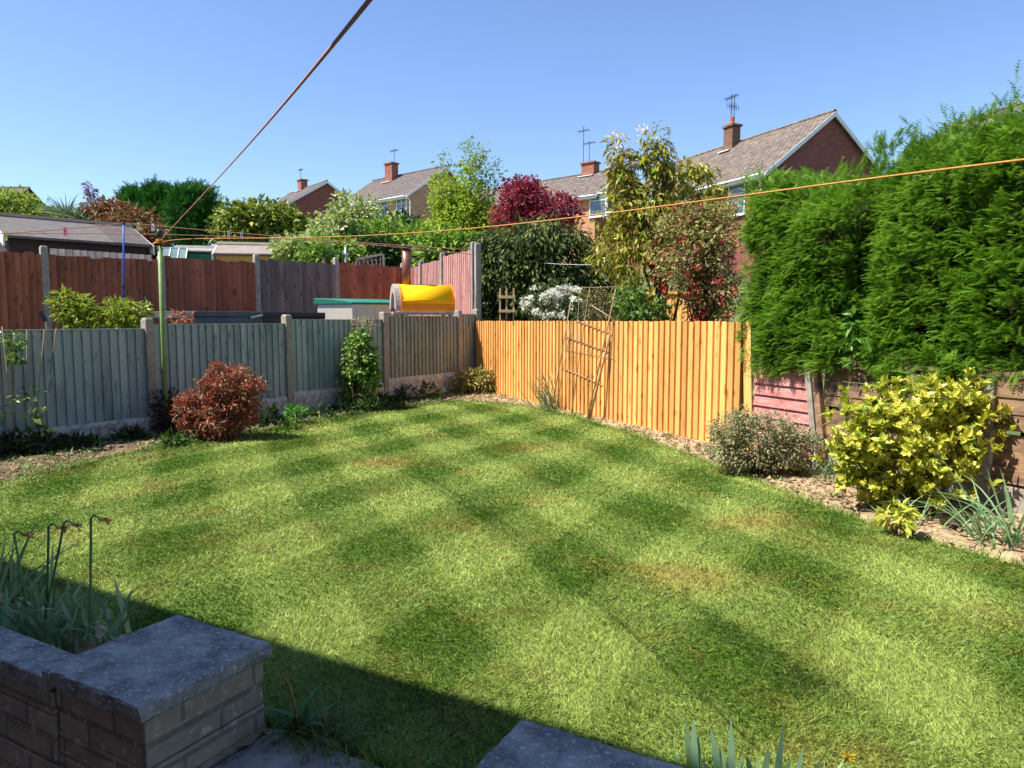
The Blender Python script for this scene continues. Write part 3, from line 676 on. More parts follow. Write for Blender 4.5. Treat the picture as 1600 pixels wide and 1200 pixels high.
# terrace in the middle
H = House('terrace_house', 'house with orange lit brick wall and white windows behind the red maple', 'house', 985, 261, 50, -500, 14.5, 4.2, 2.35, 5.3, brick_orange, tile)
x, y, z = H.chimney(911, 934, 254, brick_red, 1.05, .7, False, 0); aerial(H.t, x + .1, y, z, 1.5, 0); aerial(H.t, x + .6, y, z - .6, 3.2, 0)
H.win(935, 320, 1.3, 1.5, 1); H.win(885, 328, 1.3, 1.5, 1); H.win(845, 333, 1.6, 1.5, 2); m = MB(); xx, zz = H.loc(950, 320, H.hw); m.tube([(xx, H.hw + .08, .1), (xx, H.hw + .08, H.ze - .2)], .04, 6); m.build('downpipe', white, H.t, world=False)
H = House('detached_house', 'pale brick house with a tall slim chimney left of the lime green tree', 'house', 698, 259, 60, -480, 9.6, 4.4, 2.9, 5.3, brick_buff, tile2)
x, y, z = H.chimney(603, 620, 255, brick_red, .95, .7, False, .6); aerial(H.t, x - .4, y, z, 1.1, 0)
H.win(596, 328, 1.7, 1.35, 2); H.win(628, 323, 1.2, 1.3, 2); H.win(560, 333, 1.2, 1.3, 2); m = MB(); xx, zz = H.loc(642, 320, H.hw); m.tube([(xx, H.q + .1, H.ze - .1), (xx, H.hw + .08, H.ze - .4), (xx, H.hw + .08, .1)], .05, 6); m.build('downpipe', white, H.t, world=False)
H = House('distant_house', 'farthest house with dark red gable and small chimney above the round hedge', 'house', 511, 282, 72, -100, 10, 4.2, 2.6, 5.3, brick_dark, tile2)
x, y, z = H.chimney(467, 478, 281, brick_red, .9, .7, False, 0); aerial(H.t, x + .4, y, z, 1.2, 0)
H.win(447, 327, 1.5, 1.3, 2); H.win(420, 335, 1.5, 1.3, 2)
H = House('hilltop_house', 'house roof just showing over the lime shrub at the left edge', 'house', 46, 293, 55, -600, 12, 4, 2.2, 5, brick_dark, tile2, dirv=(-1, -.02), barge=False)
# big garden outbuilding on the left
H = House('garden_building', 'long dark timber outbuilding with a grey felt roof behind the tall red fence', 'shed', 205, 354, 20.6, 0, 3.3, 1.5, .62, 2.1, dark_wood, felt, over=.18, th=.06, gutter=False, dirv=(-.69, -.72))
x_ = H.L; m = MB(); m.prism([(0, H.zr + .012), (H.q, H.ze + .012), (H.q, H.ze - .0), (0, H.zr)], .02, .95, ([0, 1, 0], [0, 0, 1], [1, 0, 0])); m.build('felt_patch', feltd, H.roof, world=False)
House('green_shed', 'small green shed with pale low roof beyond the tall fence', 'shed', 352, 388, 25, 0, 1.5, .75, .16, 1.6, MAT('green_paint', '#1f5a44', '#2a6b52', 4), MAT('pale_felt', '#8a857c', '#9a958c', 4), over=.06, th=.05, gutter=False, barge=False, dirv=(-.97, -.24))
House('playhouse', 'little honey timber shed with pale beige roof beside the green shed', 'shed', 449, 383, 24, 0, 2.15, .8, .36, 1.5, MAT('honey_timber', '#d09a50', '#e6b46c', 5, (1, 1, 6)), MAT('beige_felt', '#83776f', '#94877e', 5), over=.1, th=.05, gutter=False, dirv=(-.98, -.2))
def lean_to():
    Y = 20.; c = at(668, 440, Y); t = thing('lean_to_shed', 'dark open shed with a pale edged sloping roof just right of the oven flue', 'shed', c); a, b = at(640, 388, Y), at(702, 374, Y); dn = np.array([0, 1.1, .05])
    m = MB(); m.add([a, b, b + dn, a + dn, a - [0, 0, .06], b - [0, 0, .06], b + dn - [0, 0, .06], a + dn - [0, 0, .06]], [(0, 1, 2, 3), (7, 6, 5, 4), (0, 4, 5, 1), (1, 5, 6, 2), (2, 6, 7, 3), (3, 7, 4, 0)]); m.build('roof', MAT('pale_roof_edge', '#9a958e', '#b0aaa2', 4), t)
    m = MB(); z0 = 1.; A, B = a + [.08, .08, -.06], b + [-.08, .08, -.06]
    V = [A, B, B + dn * .85, A + dn * .85]; V2 = [np.array([v[0], v[1], z0]) for v in V]; m.add(V + V2, [(0, 1, 2, 3), (7, 6, 5, 4), (0, 4, 5, 1), (1, 5, 6, 2), (2, 6, 7, 3), (3, 7, 4, 0)]); m.build('wall', dark_wood, t)
lean_to()
def greenhouse():
    b = at(274, 404, 24); t = thing('greenhouse', 'small glazed greenhouse with white glazing bars beside the green shed', 'greenhouse', (b[0], b[1], b[2] - 1.2), .3)
    w_, d_, h, rr = .75, 1.2, 1.1, .45; m = MB()
    for x in np.linspace(-w_ / 2, w_ / 2, 4):
        for y in (-d_ / 2, d_ / 2): m.bar((x, y, 0), (x, y, h), .03)
        m.bar((x, -d_ / 2, h), (x, 0, h + rr), .03); m.bar((x, d_ / 2, h), (x, 0, h + rr), .03)
    for y, z in ((-d_ / 2, h), (d_ / 2, h), (0, h + rr), (-d_ / 2, .03), (d_ / 2, .03)): m.bar((-w_ / 2, y, z), (w_ / 2, y, z), .035)
    m.build('frame', white, t, world=False)
    g = MB(); th = .004; e = .017
    for s_ in (-1, 1):
        g.box((0, s_ * (d_ / 2 - e), h / 2), (w_, th, h)); g.add([(-w_ / 2, s_ * d_ / 2, h - e), (w_ / 2, s_ * d_ / 2, h - e), (w_ / 2, 0, h + rr - e), (-w_ / 2, 0, h + rr - e)], [(0, 1, 2, 3)])
    gm = MAT('thin_glass', '#5c7070', '#7a8c8a', 2, rough=.25, spec=.3); g.build('glazing', gm, t, world=False)
greenhouse()
# the house at the photographer's back: its eaves throw the straight shadow over the near lawn
def home():
    t = thing('home', 'brick house behind the viewer whose eaves shade the near lawn', 'house', hv(-2, -.75), math.atan2(UH[1], UH[0]))
    m = MB(); lx = 14.; m.box((-2, -4, 2.3), (lx, 8, 5.5)); m.build('wall', brick_red, t, world=False)
    m = MB(); prof = [(.45, 5.08), (-4, 7.9), (-8.45, 5.08), (-8.45, 4.98), (.45, 4.98)]
    m.prism(prof, -2 - lx / 2 - .2, -2 + lx / 2 + .2, ([0, 1, 0], [0, 0, 1], [1, 0, 0])); m.build('roof', tile, t, world=False)
    m = MB(); m.box((-2, .03, 1.0), (1.4, .06, 1.98)); m.build('door', white, t, world=False)
home()

# ------------------------------------------------------------------ LOW WALL, PILLARS, PLANTER
pill_brick = BRICK('mottled_wall_brick', '#a89e88', '#b8a48a', '#8c8472', 1.12, 1., '#d8d2c4')
cap_m = MAT('mossy_concrete_cap', '#6e6c68', '#aaa69c', 11, rough=.93, bump=.8, bdist=.005, c3='#dcdcda', s3=70, a3=.8)
RH = math.atan2(UH[1], UH[0]); ZC = .30
def pillar(u0, u1, v0, v1, label):
    t = thing('brick_pillar', label, 'pillar', hv((u0 + u1) / 2, (v0 + v1) / 2), RH, 'brick pillars with slab caps either side of the garden step')
    w_, d_ = u1 - u0, v1 - v0
    m = MB()
    for r in range(8):                # each course a slightly irregular ring so the arrises are not razor straight
        z0 = -.345 + r * .075; j = .004 * RNG.normal(); n = 2
        m.box((j, .003 * RNG.normal(), z0 + .0365), (w_ - .045 + .004 * RNG.normal(), d_ - .045 + .004 * RNG.normal(), .071))
    m.box((0, 0, -.05), (w_ - .06, d_ - .06, .6)); m.build('brickwork', pill_brick, t, world=False, bevel=.004)
    me = bpy.data.meshes.new('cap'); n = 26; V = []; Fc = []
    rg = np.random.default_rng(int(abs(u0) * 100))
    ring = []
    N_ = 14
    for i in range(N_): ring.append((-w_ / 2 + w_ * i / N_, -d_ / 2))
    for i in range(N_): ring.append((w_ / 2, -d_ / 2 + d_ * i / N_))
    for i in range(N_): ring.append((w_ / 2 - w_ * i / N_, d_ / 2))
    for i in range(N_): ring.append((-w_ / 2, d_ / 2 - d_ * i / N_))
    ring = np.array(ring); K = len(ring); lv = [(ZC - .045, .985), (ZC - .039, 1.), (ZC - .007, 1.), (ZC, .984)]
    for z, s_ in lv:
        for x, y in ring * s_: V.append((x + .0022 * rg.normal(), y + .0022 * rg.normal(), z + .0008 * rg.normal()))
    for l in range(3):
        for i in range(K): Fc.append((l * K + i, l * K + (i + 1) % K, (l + 1) * K + (i + 1) % K, (l + 1) * K + i))
    Fc.append(tuple(range(K))[::-1]); Fc.append(tuple(3 * K + i for i in range(K)))
    b = MB(); b.add(V, Fc); b.build('cap_slab', cap_m, t, world=False)
pillar(-2.2, -1.74, 1.12, 1.57, 'left mottled brick pillar under a square concrete slab cap, wholly in shade')
pillar(-.838, -.385, 1.12, 1.567, 'square concrete capped pillar cut off by the bottom edge of the photo')
def low_wall(u0, u1, label):
    t = thing('garden_wall', label, 'wall', hv((u0 + u1) / 2, 1.19), RH); w_ = u1 - u0
    m = MB()
    for r in range(7): m.box((.002 * RNG.normal(), .002 * RNG.normal(), -.307 + r * .0755 + .0365), (w_, .105 + .003 * RNG.normal(), .071))
    m.box((0, 0, -.05), (w_ - .01, .09, .5)); m.build('brickwork', pill_brick, t, world=False, bevel=.003)
    n = int(w_ / .44)
    for i in range(n):
        c = MB(); c.box((-w_ / 2 + (i + .5) * w_ / n, 0, .247), (w_ / n - .006, .135, .045)); c.build('coping', cap_m, t, world=False, bevel=.005)
low_wall(-5.6, -2.19, 'low mottled brick wall with flat coping running left from the pillar')
low_wall(-.39, 2.6, 'low brick wall with flat coping continuing right of the cut off pillar')
def bed_mound(u0, u1, v0, v1, z):
    n, k = 60, 12; U_ = np.linspace(u0, u1, n); V_ = np.linspace(v0, v1, k); P = []
    for b in V_:
        for a in U_: e = min((b - v0) / .02, (v1 - b) / .12, (a - u0) / .1, (u1 - a) / .1, 1.); p = hv(a, b); P.append((p[0], p[1], max(-.03, z * e + .012 * RNG.normal() * e - (.03 if e <= 0 else 0))))
    i, j = np.meshgrid(np.arange(k - 1), np.arange(n - 1), indexing='ij'); b = (i * n + j).ravel()
    tag(raw('planting_soil', np.array(P), np.stack([b, b + 1, b + n + 1, b + n], 1), 4, soil, smooth=True), kind='structure')
bed_mound(-5.6, -2.22, 1.25, 1.74, .13); bed_mound(-.39, 2.6, 1.25, 1.60, .05)

# ------------------------------------------------------------------ DAFFODILS AND STRAPPY CLUMPS
daff = LEAF('daffodil_leaf', ['#5c8458', '#82a474', '#b0c694'], .35, .45)
pale_daff = LEAF('pale_daffodil_leaf', ['#6f9a72', '#8fb488', '#b3cfa0'], .35, .4)
withered = MAT('withered_flower', '#c89a58', '#dcb878', 30, rough=.9, rnd=.3)
yellow_p = LEAF('yellow_petal', ['#d8b028', '#e6c63c'], .3)
def strap_clump(name, label, cat, c, n, ln, wd, bend, mat, spread=.06, lean=.35, group=None, aim=None):
    c = np.array(c, float); t = thing(name, label, cat, c, 0, group)
    P = c + np.column_stack([RNG.normal(size=(n, 2)) * spread, np.zeros(n)]); D = RNG.normal(size=(n, 3)) * lean; D[:, 2] = 1
    if aim is not None: D[:, :2] += np.array(aim)
    D = nrm(D); LL = ln * (.55 + .6 * RNG.random(n)); ang = RNG.random(n) * math.pi; side = np.stack([np.cos(ang), np.sin(ang), np.zeros(n)], 1)
    V, Fc, k, m = strips(P, D, LL, wd * (.7 + .6 * RNG.random(n)), bend * RNG.random(n) ** 1.3, 6, side); V[:, 2] = np.maximum(V[:, 2], c[2] - .02 if c[2] > 0 else .005)
    raw('leaves', V, Fc, k, mat, t, np.repeat(RNG.random(n), m)); return t
def spent_flower(t, base, tip, bendx):
    base, tip = np.array(base), np.array(tip); m = MB(); K = 7; P = [base + (tip - base) * s + np.array([.0, 0, .0]) + np.array([bendx * .3, 0, 0]) * math.sin(math.pi * s) * .25 for s in np.linspace(0, 1, K)]
    P.append(tip + np.array([bendx * .4, 0, .012])); P.append(tip + np.array([bendx, 0, .004])); m.tube(P, [.0045] * K + [.0035, .003], 6); m.build('stem', daff, t, smooth=True)
    h = tip + np.array([bendx, 0, .0]); f = MB(); f.tube([h, h + np.array([bendx * .3, 0, -.003]), h + np.array([bendx * .7, .0, -.006])], [.004, .008, .005], 6)
    for i in range(8): d = nrm(np.array([np.sign(bendx) * .9, RNG.normal() * .5, RNG.normal() * .5 - .3])); a = h + np.array([bendx * .6, 0, -.004]); s_ = nrm(np.cross(d, RNG.normal(size=3))) * .006; e = a + d * (.016 + .014 * RNG.random()); f.add([a - s_ * .5, a + s_ * .5, e + s_ * .8, e + s_ * .1 - [0, 0, .004], e - s_], [(0, 1, 2, 3, 4)])
    f.build('flower_head', withered, t)
def planter_daffodils():
    # clumps sit in the raised bed behind the low wall; heads hang over the lawn beyond
    for i, (u, v, n, ln, lab, fl) in enumerate([(25, 965, 34, .38, 'leftmost clump of blue green daffodil leaves in the planter with a drooping withered head', [(37, 900, 22, 834, .03)]),
        (70, 975, 20, .34, 'daffodil clump with two withered heads crossing, behind the low wall', [(62, 880, 76, 823, .03), (58, 885, 100, 818, .028), ]),
        (125, 985, 50, .26, 'broad daffodil clump with one tall withered head, left of the slab capped pillar', [(133, 930, 142, 810, .028)]),
        (180, 990, 40, .24, 'daffodil leaves without flowers beside the back corner of the pillar', [])]):
        b = gp(u, v, .12); b = hv((b[:2] @ UH), 1.42 + .05 * (i % 2), .12)
        t = strap_clump('daffodil_clump', lab, 'plant', b, int(n * 1.05), ln, .020, .6, daff, .07, .30, 'daffodil clumps in the low walled planter')
        for (bu, bv, hu, hvv, bx) in fl:
            Yb = b[1] + .02; tp = at(hu, hvv, Yb); bs = np.array([at(bu, bv, Yb)[0], Yb + .01, .12]); spent_flower(t, bs, tp, bx)
planter_daffodils()
def near_daffs():
    specs = [(1075, 1105, [(1072, 1125), (1090, 1145), (1083, 1121)], 'upright pale daffodil leaves just right of the cut off pillar'),
             (1140, 1140, [(1112, 1135), (1142, 1122), (1160, 1180), (1125, 1165)], 'group of pale daffodil blades at the bottom edge, middle of the three'),
             (1220, 1225, [(1224, 1128), (1256, 1162), (1200, 1165), (1290, 1180)], 'pale daffodil blades at the bottom edge beside a drying yellow bloom')]
    for cu, c2, tips, lab in specs:
        b = hv(gp(cu, 1215, .0)[:2] @ UH, 2.02, .0)
        t = thing('daffodil_tuft', lab, 'plant', b, 0, 'daffodil tufts right of the cut off pillar')
        P, D, Ln = [], [], []
        for (tu, tv) in tips:
            p = b + np.array([(tu - cu) / F * 1.8 * .5, RNG.normal() * .03, 0]); q = at(tu, tv, b[1] + .03); P.append(p); d = q - p; Ln.append(np.linalg.norm(d)); D.append(d / Ln[-1])
            for _ in range(2): P.append(b + RNG.normal(size=3) * [.04, .03, 0]); D.append(nrm(d + RNG.normal(size=3) * .12)); Ln.append(np.linalg.norm(d) * (.45 + .3 * RNG.random()))
        n = len(P); V, Fc, k, m = strips(np.array(P), np.array(D), np.array(Ln), np.full(n, .027), .03 * RNG.random(n), 6, np.tile([1., .25, 0], (n, 1))); raw('leaves', V, Fc, k, pale_daff, t, np.repeat(RNG.random(n), m))
        if cu == 1220:
            q = at(1325, 1182, b[1]); s_ = MB(); s_.tube([b + [.1, 0, 0], (b + q) / 2 + [.06, 0, 0], q], .004, 6); s_.build('stem', pale_daff, t); f = MB()
            for i in range(9):
                d = nrm(RNG.normal(size=3)) * [1, 1, .9]; e = nrm(np.cross(d, [0, .3, 1])) * .009; f.add([q, q + d * .012 + e, q + d * .026, q + d * .012 - e], [(0, 1, 2, 3)])
            f.build('flower_head', [yellow_p], t)
near_daffs()
strap_clump('daffodil_clump', 'grey green daffodil clump at the right edge beside the concrete board', 'plant', gp(1580, 850, .02), 34, .52, .017, .8, daff, .07, .42)
strap_clump('daffodil_clump', 'arching daffodil leaves in front of the yellow shrub, right side of the bed', 'plant', gp(1530, 835, .02), 26, .42, .016, 1.1, daff, .08, .6, aim=(-.3, 0))
strap_clump('daffodil_clump', 'short daffodil leaves under the yellow variegated shrub', 'plant', gp(1430, 815, .02), 22, .30, .014, .8, daff, .07, .5)
strap_clump('daffodil_clump', 'daffodil leaves between the grey shrub and the yellow shrub', 'plant', gp(1290, 748, .02), 30, .42, .014, .9, daff, .09, .5)
strap_clump('iris_clump', 'grey green strappy clump leaning left at the foot of the orange fence', 'plant', gp(862, 640, .02), 60, .62, .018, .25, LEAF('iris_leaf', ['#6c8460', '#8a9c70', '#b0a878'], .25), .10, .22, aim=(-.45, .0))
strap_clump('grass_tussock', 'dark coarse grass tussock at the foot of the left brick pillar', 'grass tuft', hv(-1.58, 1.62, .0), 120, .16, .005, .8, LEAF('coarse_grass', ['#2f4f28', '#55703c', '#8a8250'], .25), .04, .7)
strap_clump('grass_tussock', 'tuft of long grass at the lawn edge near the canes on the left', 'grass tuft', gp(55, 738, .01), 70, .22, .006, 1., LEAF('bed_grass', ['#44702c', '#6d9440', '#a3a85a'], .3), .07, .8)
strap_clump('grass_tussock', 'small tuft of grass on the soil left of the first concrete post', 'grass tuft', gp(120, 728, .01), 50, .17, .006, 1., bpy.data.materials['bed_grass'], .06, .8)
def dock():
    b = hv(-1.66, 1.60, .0); t = thing('dock_weed', 'leafy weed with one tall bare brown stalk against the left pillar', 'weed', b)
    n = 12; P = np.tile(b, (n, 1)) + RNG.normal(size=(n, 3)) * [.015, .015, 0]; D = nrm(RNG.normal(size=(n, 3)) * [.6, .6, .1] + [0.1, 0, .9])
    V, Fc, k, m = strips(P, D, .10 + .08 * RNG.random(n), np.full(n, .028), .6 * RNG.random(n), 5); raw('leaves', V, Fc, k, LEAF('dock_leaf', ['#3a6a30', '#5b8c40'], .3), t, np.repeat(RNG.random(n), m))
    q = at(438, 1050, b[1] - .02); s_ = MB(); P = [b, (b * .6 + q * .4) + [.012, 0, 0], (b * .2 + q * .8) + [.014, 0, 0], q]; s_.tube(P, [.005, .005, .0045, .003], 6); s_.build('stalk', MAT('dry_stalk', '#8a7040', '#a88a50', 20), t, smooth=True)
dock()

# ------------------------------------------------------------------ SHRUBS NEAR
def shrub(name, label, cat, base, blobs, per, mat, size, aspect=.5, group=None, stem=bark, nst=10, stem_r=.012, **k):
    base = np.array(base, float); t = thing(name, label, cat, base, 0, group); o, C = crown('foliage', t, blobs, per, mat, size, aspect, **k)
    m = MB()
    for c in C[RNG.choice(len(C), min(nst, len(C)), replace=False)]:
        b = base + RNG.normal(size=3) * [.05, .05, 0]; m.tube([b, (b + c) / 2 + RNG.normal(size=3) * .03, c], [stem_r, stem_r * .7, stem_r * .3], 5)
    m.build('stems', stem, t, smooth=True); return t
aucuba = LEAF('variegated_leaf', ['#5f7c1e', '#a8b034', '#dcd454', '#ece478', '#c8c444'], .35, .4, .4, speckle=('#93a42c', 40))
def aucuba_shrub():
    Y = 5.15; base = gp(1425, 800, .02); Y = base[1] + .10; t = thing('variegated_shrub', 'big bright yellow variegated shrub with large glossy leaves in the right bed', 'shrub', base)
    bl = [PB(1400, 690, 88, 78, Y, 210, .12, .9), PB(1475, 665, 80, 78, Y + .1, 190, .12, .9), PB(1350, 672, 50, 60, Y - .05, 70, .1, .9), PB(1430, 745, 90, 40, Y - .05, 80, .1, .9), PB(1345, 730, 40, 36, Y - .05, 50, .08), PB(1395, 768, 50, 22, Y - .08, 36, .07), PB(1430, 622, 66, 32, Y + .1, 50, .09), PB(1515, 645, 44, 40, Y + .15, 44, .09)]
    # leaves are set in rosettes at the shoot tips
    Pc, Oc, C = clump_points(bl, 1, .55); n0 = len(Pc); rep = 13; n = n0 * rep
    ax = nrm(Oc * .8 + np.array([0, 0, .55])); e1 = nrm(np.cross(ax, rv(n0))); e2 = np.cross(ax, e1)
    ang = (np.arange(rep) * 2.4)[None] + RNG.random((n0, 1)) * 6.28; tilt = RNG.uniform(.25, 1.3, (n0, rep))
    A = ax[:, None] * np.cos(tilt)[..., None] + (e1[:, None] * np.cos(ang)[..., None] + e2[:, None] * np.sin(ang)[..., None]) * np.sin(tilt)[..., None]
    P = Pc[:, None] - ax[:, None] * (RNG.random((n0, rep, 1)) * .05); A = A.reshape(-1, 3); P = P.reshape(-1, 3); Nn = nrm(np.repeat(ax, rep, 0) + rv(n) * .2)
    Ln = RNG.uniform(.03, .08, n); V, Fc, k, m = leaf_arrays(P, nrm(A), Nn, Ln, Ln * .56, .10, .16, True)
    raw('foliage', V, Fc, k, aucuba, t, np.repeat(RNG.random(n), m), smooth=False)
    m = MB()
    for c in C[RNG.choice(len(C), 60, replace=False)]: b = base + RNG.normal(size=3) * [.10, .08, 0]; m.tube([b, b * .4 + c * .6 + RNG.normal(size=3) * .03, c], [.009, .006, .003], 5)
    m.build('stems', MAT('green_stem', '#55602c', '#6a5a3a', 20), t, smooth=True)
    b2 = gp(1400, 835, .02); shrub('variegated_sucker', 'small low yellow leaved shoot in front of the big variegated shrub', 'plant', b2, [PB(1398, 806, 22, 16, b2[1], 9, .05)], 9, aucuba, .06, .5, six=True, stem_r=.006)
aucuba_shrub()
hebe = LEAF('grey_green_small_leaf', ['#66744c', '#8c946a', '#b0ac84', '#8c6a54'], .3, .6)
b = gp(1185, 742, .02); shrub('grey_leaved_shrub', 'low mounded grey green shrub with tiny leaves at the end of the orange fence', 'shrub', b, [PB(1180, 690, 72, 50, b[1] + .1, 190, .075, .8), PB(1235, 700, 44, 38, b[1] + .1, 90, .07, .8), PB(1150, 670, 34, 30, b[1] + .05, 50, .06)], 34, hebe, .026, .5, nst=40, stem_r=.006, zcut=.02)
redl = LEAF('red_and_bronze_leaf', ['#9a6448', '#b8483c', '#8c4a3c', '#b89070', '#7c7448', '#a85648'], .25, .4)
b = gp(345, 690, .0); shrub('red_shrub', 'rounded shrub with red and bronze new leaves against the green fence', 'shrub', b, [PB(345, 640, 54, 40, b[1] + .15, 150, .10, .8), PB(352, 598, 34, 24, b[1] + .15, 60, .08), PB(382, 612, 22, 28, b[1] + .12, 36, .08), PB(300, 640, 22, 26, b[1] + .1, 36, .08), PB(330, 668, 40, 18, b[1] + .1, 40, .08), PB(398, 604, 9, 12, b[1] + .1, 8, .05), PB(284, 628, 10, 8, b[1] + .1, 8, .05), PB(343, 577, 14, 8, b[1] + .15, 9, .05)], 36, redl, .038, .45, nst=30, zcut=.02, curl=.25)
dkl = LEAF('dark_purple_leaf', ['#2c2a22', '#43302c', '#354028'], .15)
b = gp(268, 682, .0); shrub('dark_shrub', 'small dark purplish shrub in the shade left of the red shrub, by the clothes pole', 'shrub', b, [PB(265, 645, 24, 34, b[1] + .2, 60, .1)], 22, dkl, .045, .45, nst=14)
climber = LEAF('climber_leaf', ['#2f5220', '#4d7a2c', '#86a848', '#b4c468'], .3, .4)
b = gp(560, 644, .0)
shrub('climbing_rose', 'upright leafy climber growing up canes against the fence', 'shrub', b, [PB(560, 570, 26, 42, b[1] + .25, 90, .12), PB(556, 618, 22, 28, b[1] + .25, 40, .11), PB(562, 535, 15, 18, b[1] + .25, 22, .08), PB(574, 590, 16, 30, b[1] + .2, 30, .09)], 20, climber, .062, .6, nst=16, droop=.4)
corner_l = LEAF('corner_shrub_leaf', ['#5a6a28', '#8a9440', '#b0a860', '#a06848'], .3)
b = gp(742, 618, .0); shrub('corner_shrub', 'low yellow green and bronze shrub in the far corner where the two fences meet', 'shrub', b, [PB(738, 597, 28, 18, b[1] + .2, 60, .11, .6), PB(760, 595, 18, 14, b[1] + .2, 25, .1, .6)], 18, corner_l, .09, .3, nst=18, droop=.5)
darkweed = LEAF('shade_weed_leaf', ['#1e3016', '#2f4a20', '#45602c'], .25)
weedm = LEAF('weed_leaf', ['#26441c', '#3e6628', '#6d8c3c'], .3)
for (u, v, r, h, n, lab) in [(45, 712, 46, 20, 60, 'dark tangle of low leaves at the foot of the bamboo canes on the left'), (125, 704, 36, 10, 34, 'dark low weeds along the pale gravel board left of the first concrete post'), (205, 692, 26, 9, 24, 'dark low weeds at the foot of the first concrete post'), (395, 668, 22, 14, 24, 'dark leaves tucked behind the right side of the red shrub'), (540, 648, 26, 10, 24, 'dark low leaves round the base of the fence climber'), (600, 634, 24, 9, 22, 'dark low leaves at the foot of the third concrete post'), (462, 664, 14, 16, 22, 'bright leafy plant in the bed under the second concrete post'), (425, 668, 14, 16, 18, 'dark leafy plant beside the red shrub'),
                              (640, 628, 22, 12, 26, 'dark spreading plant below the grey fence panels'), (672, 626, 16, 14, 20, 'dandelion clump with yellow flowers in the far bed'),
                              (575, 645, 16, 12, 18, 'low weed in front of the climber canes'), (505, 655, 18, 8, 12, 'flat weed between the second post and the climber'),
                              (292, 694, 12, 10, 12, 'small seedling at the lawn edge below the red shrub'), (270, 700, 10, 12, 12, 'pale weed at the lawn edge near the clothes pole'), (615, 640, 14, 7, 12, 'flat green weed at the lawn edge left of the dandelions')]:
    b = gp(u, v, .0); mt = LEAF('bright_leaf', ['#4f8a34', '#7fb04a'], .35) if u == 462 else weedm
    if n > 30 or 'dark' in lab: mt = darkweed
    t = shrub('bed_plant', lab, 'plant', b, [PB(u, v - h * .8, r, h, b[1] + .08, n, .05)], 14, mt, .07, .32, nst=6, stem_r=.004, group='plants and weeds in the left border', droop=-.2)
    if u == 672:
        m = MB()
        for fu, fv in ((660, 613), (669, 604), (683, 609), (687, 612)):
            q = at(fu, fv, b[1] - .02); m.tube([q, q + [0, 0, .02]], [.022, .03], 9); m.tube([b, q], .003, 4)
        m.build('flower', yellow_p, t)
# ground weeds in both beds
def weeds():
    m_ = []; n = 420; p = np.column_stack([RNG.uniform(-6, 4.5, n * 12), RNG.uniform(4, 14, n * 12)]); dl = (p - A1) @ NL; dr = (p - C1) @ NR
    k = (~poly_in(p, LAWN)) & (dl > .04) & (dr > .04) & ((dl < 1.3) | ((dr < .9) & (RNG.random(len(p)) < .35))); c = p[k][:n]; n = len(c); per = 9
    P = np.repeat(np.column_stack([c, np.full(n, .02)]), per, 0) + RNG.normal(size=(n * per, 3)) * [.03, .03, .004]; D = nrm(RNG.normal(size=(n * per, 3)) * [.8, .8, .1] + [0, 0, .7])
    V, Fc, kk, m = strips(P, D, RNG.uniform(.03, .11, n * per), np.full(n * per, .014), RNG.random(n * per) * .8, 3)
    tag(raw('weeds', V, Fc, kk, weedm, None, np.repeat(RNG.random(n * per), m)), 'small weeds and seedlings scattered over the soil beds', 'weeds', kind='stuff')
weeds()
def dry_twigs():
    n = 700; p = np.column_stack([RNG.uniform(-6, 4.5, n * 8), RNG.uniform(4, 14, n * 8)]); dl = (p - A1) @ NL; dr = (p - C1) @ NR
    k = (~poly_in(p, LAWN)) & (dl > .04) & (dr > .03) & (((dl < 1.3) & (RNG.random(len(p)) < .3)) | (dr < 1.)); c = p[k][:n]; n = len(c)
    D = nrm(RNG.normal(size=(n, 3)) * [1, 1, .25] + [0, 0, .15]); V, Fc, kk, m = strips(np.column_stack([c, np.full(n, .035)]), D, RNG.uniform(.05, .25, n), np.full(n, .005), RNG.random(n) * .4, 3)
    V[:, 2] = np.maximum(V[:, 2], .02); tag(raw('dry_litter', V, Fc, kk, LEAF('straw', ['#8a6c48', '#bfa070', '#d8c494'], .1), None, np.repeat(RNG.random(n), m)), 'dry straw coloured stalks and litter lying on the soil', 'litter', kind='stuff')
dry_twigs()
def stones():
    for u, v, r, lab, mt in ((838, 628, .14, 'cream coloured leaning stone at the foot of the orange fence', MAT('cream_stone', '#cdb896', '#e0cfae', 12, rough=.9, bump=.5)),
                         (768, 612, .10, 'pale lump of stone in the far corner by the orange fence', MAT('pale_stone', '#b8b0a2', '#cfc8ba', 12, rough=.9, bump=.5)),
                         (1492, 832, .045, 'dark cone shaped lump on the soil in the right bed', MAT('dark_cone', '#3c302c', '#54443c', 60, rough=.9, bump=1.))):
        b = gp(u, v, .0); n1, n2 = 10, 7; V, Fc = [], []
        for j in range(n2 + 1):
            for i in range(n1):
                th = math.pi * j / n2; ph = 2 * math.pi * i / n1; k = r * (1 + .16 * math.sin(3 * ph + 2 * th) + .08 * RNG.normal()); V.append((b[0] + k * math.sin(th) * math.cos(ph) * .9, b[1] + k * math.sin(th) * math.sin(ph) * .7, r * .75 + k * math.cos(th)))
        Fc = [(j * n1 + i, j * n1 + (i + 1) % n1, (j + 1) * n1 + (i + 1) % n1, (j + 1) * n1 + i) for j in range(n2) for i in range(n1)]
        m = MB(); m.add(V, Fc); o = m.build('stone', mt, smooth=True, org=b); tag(o, lab, 'stone')
stones()

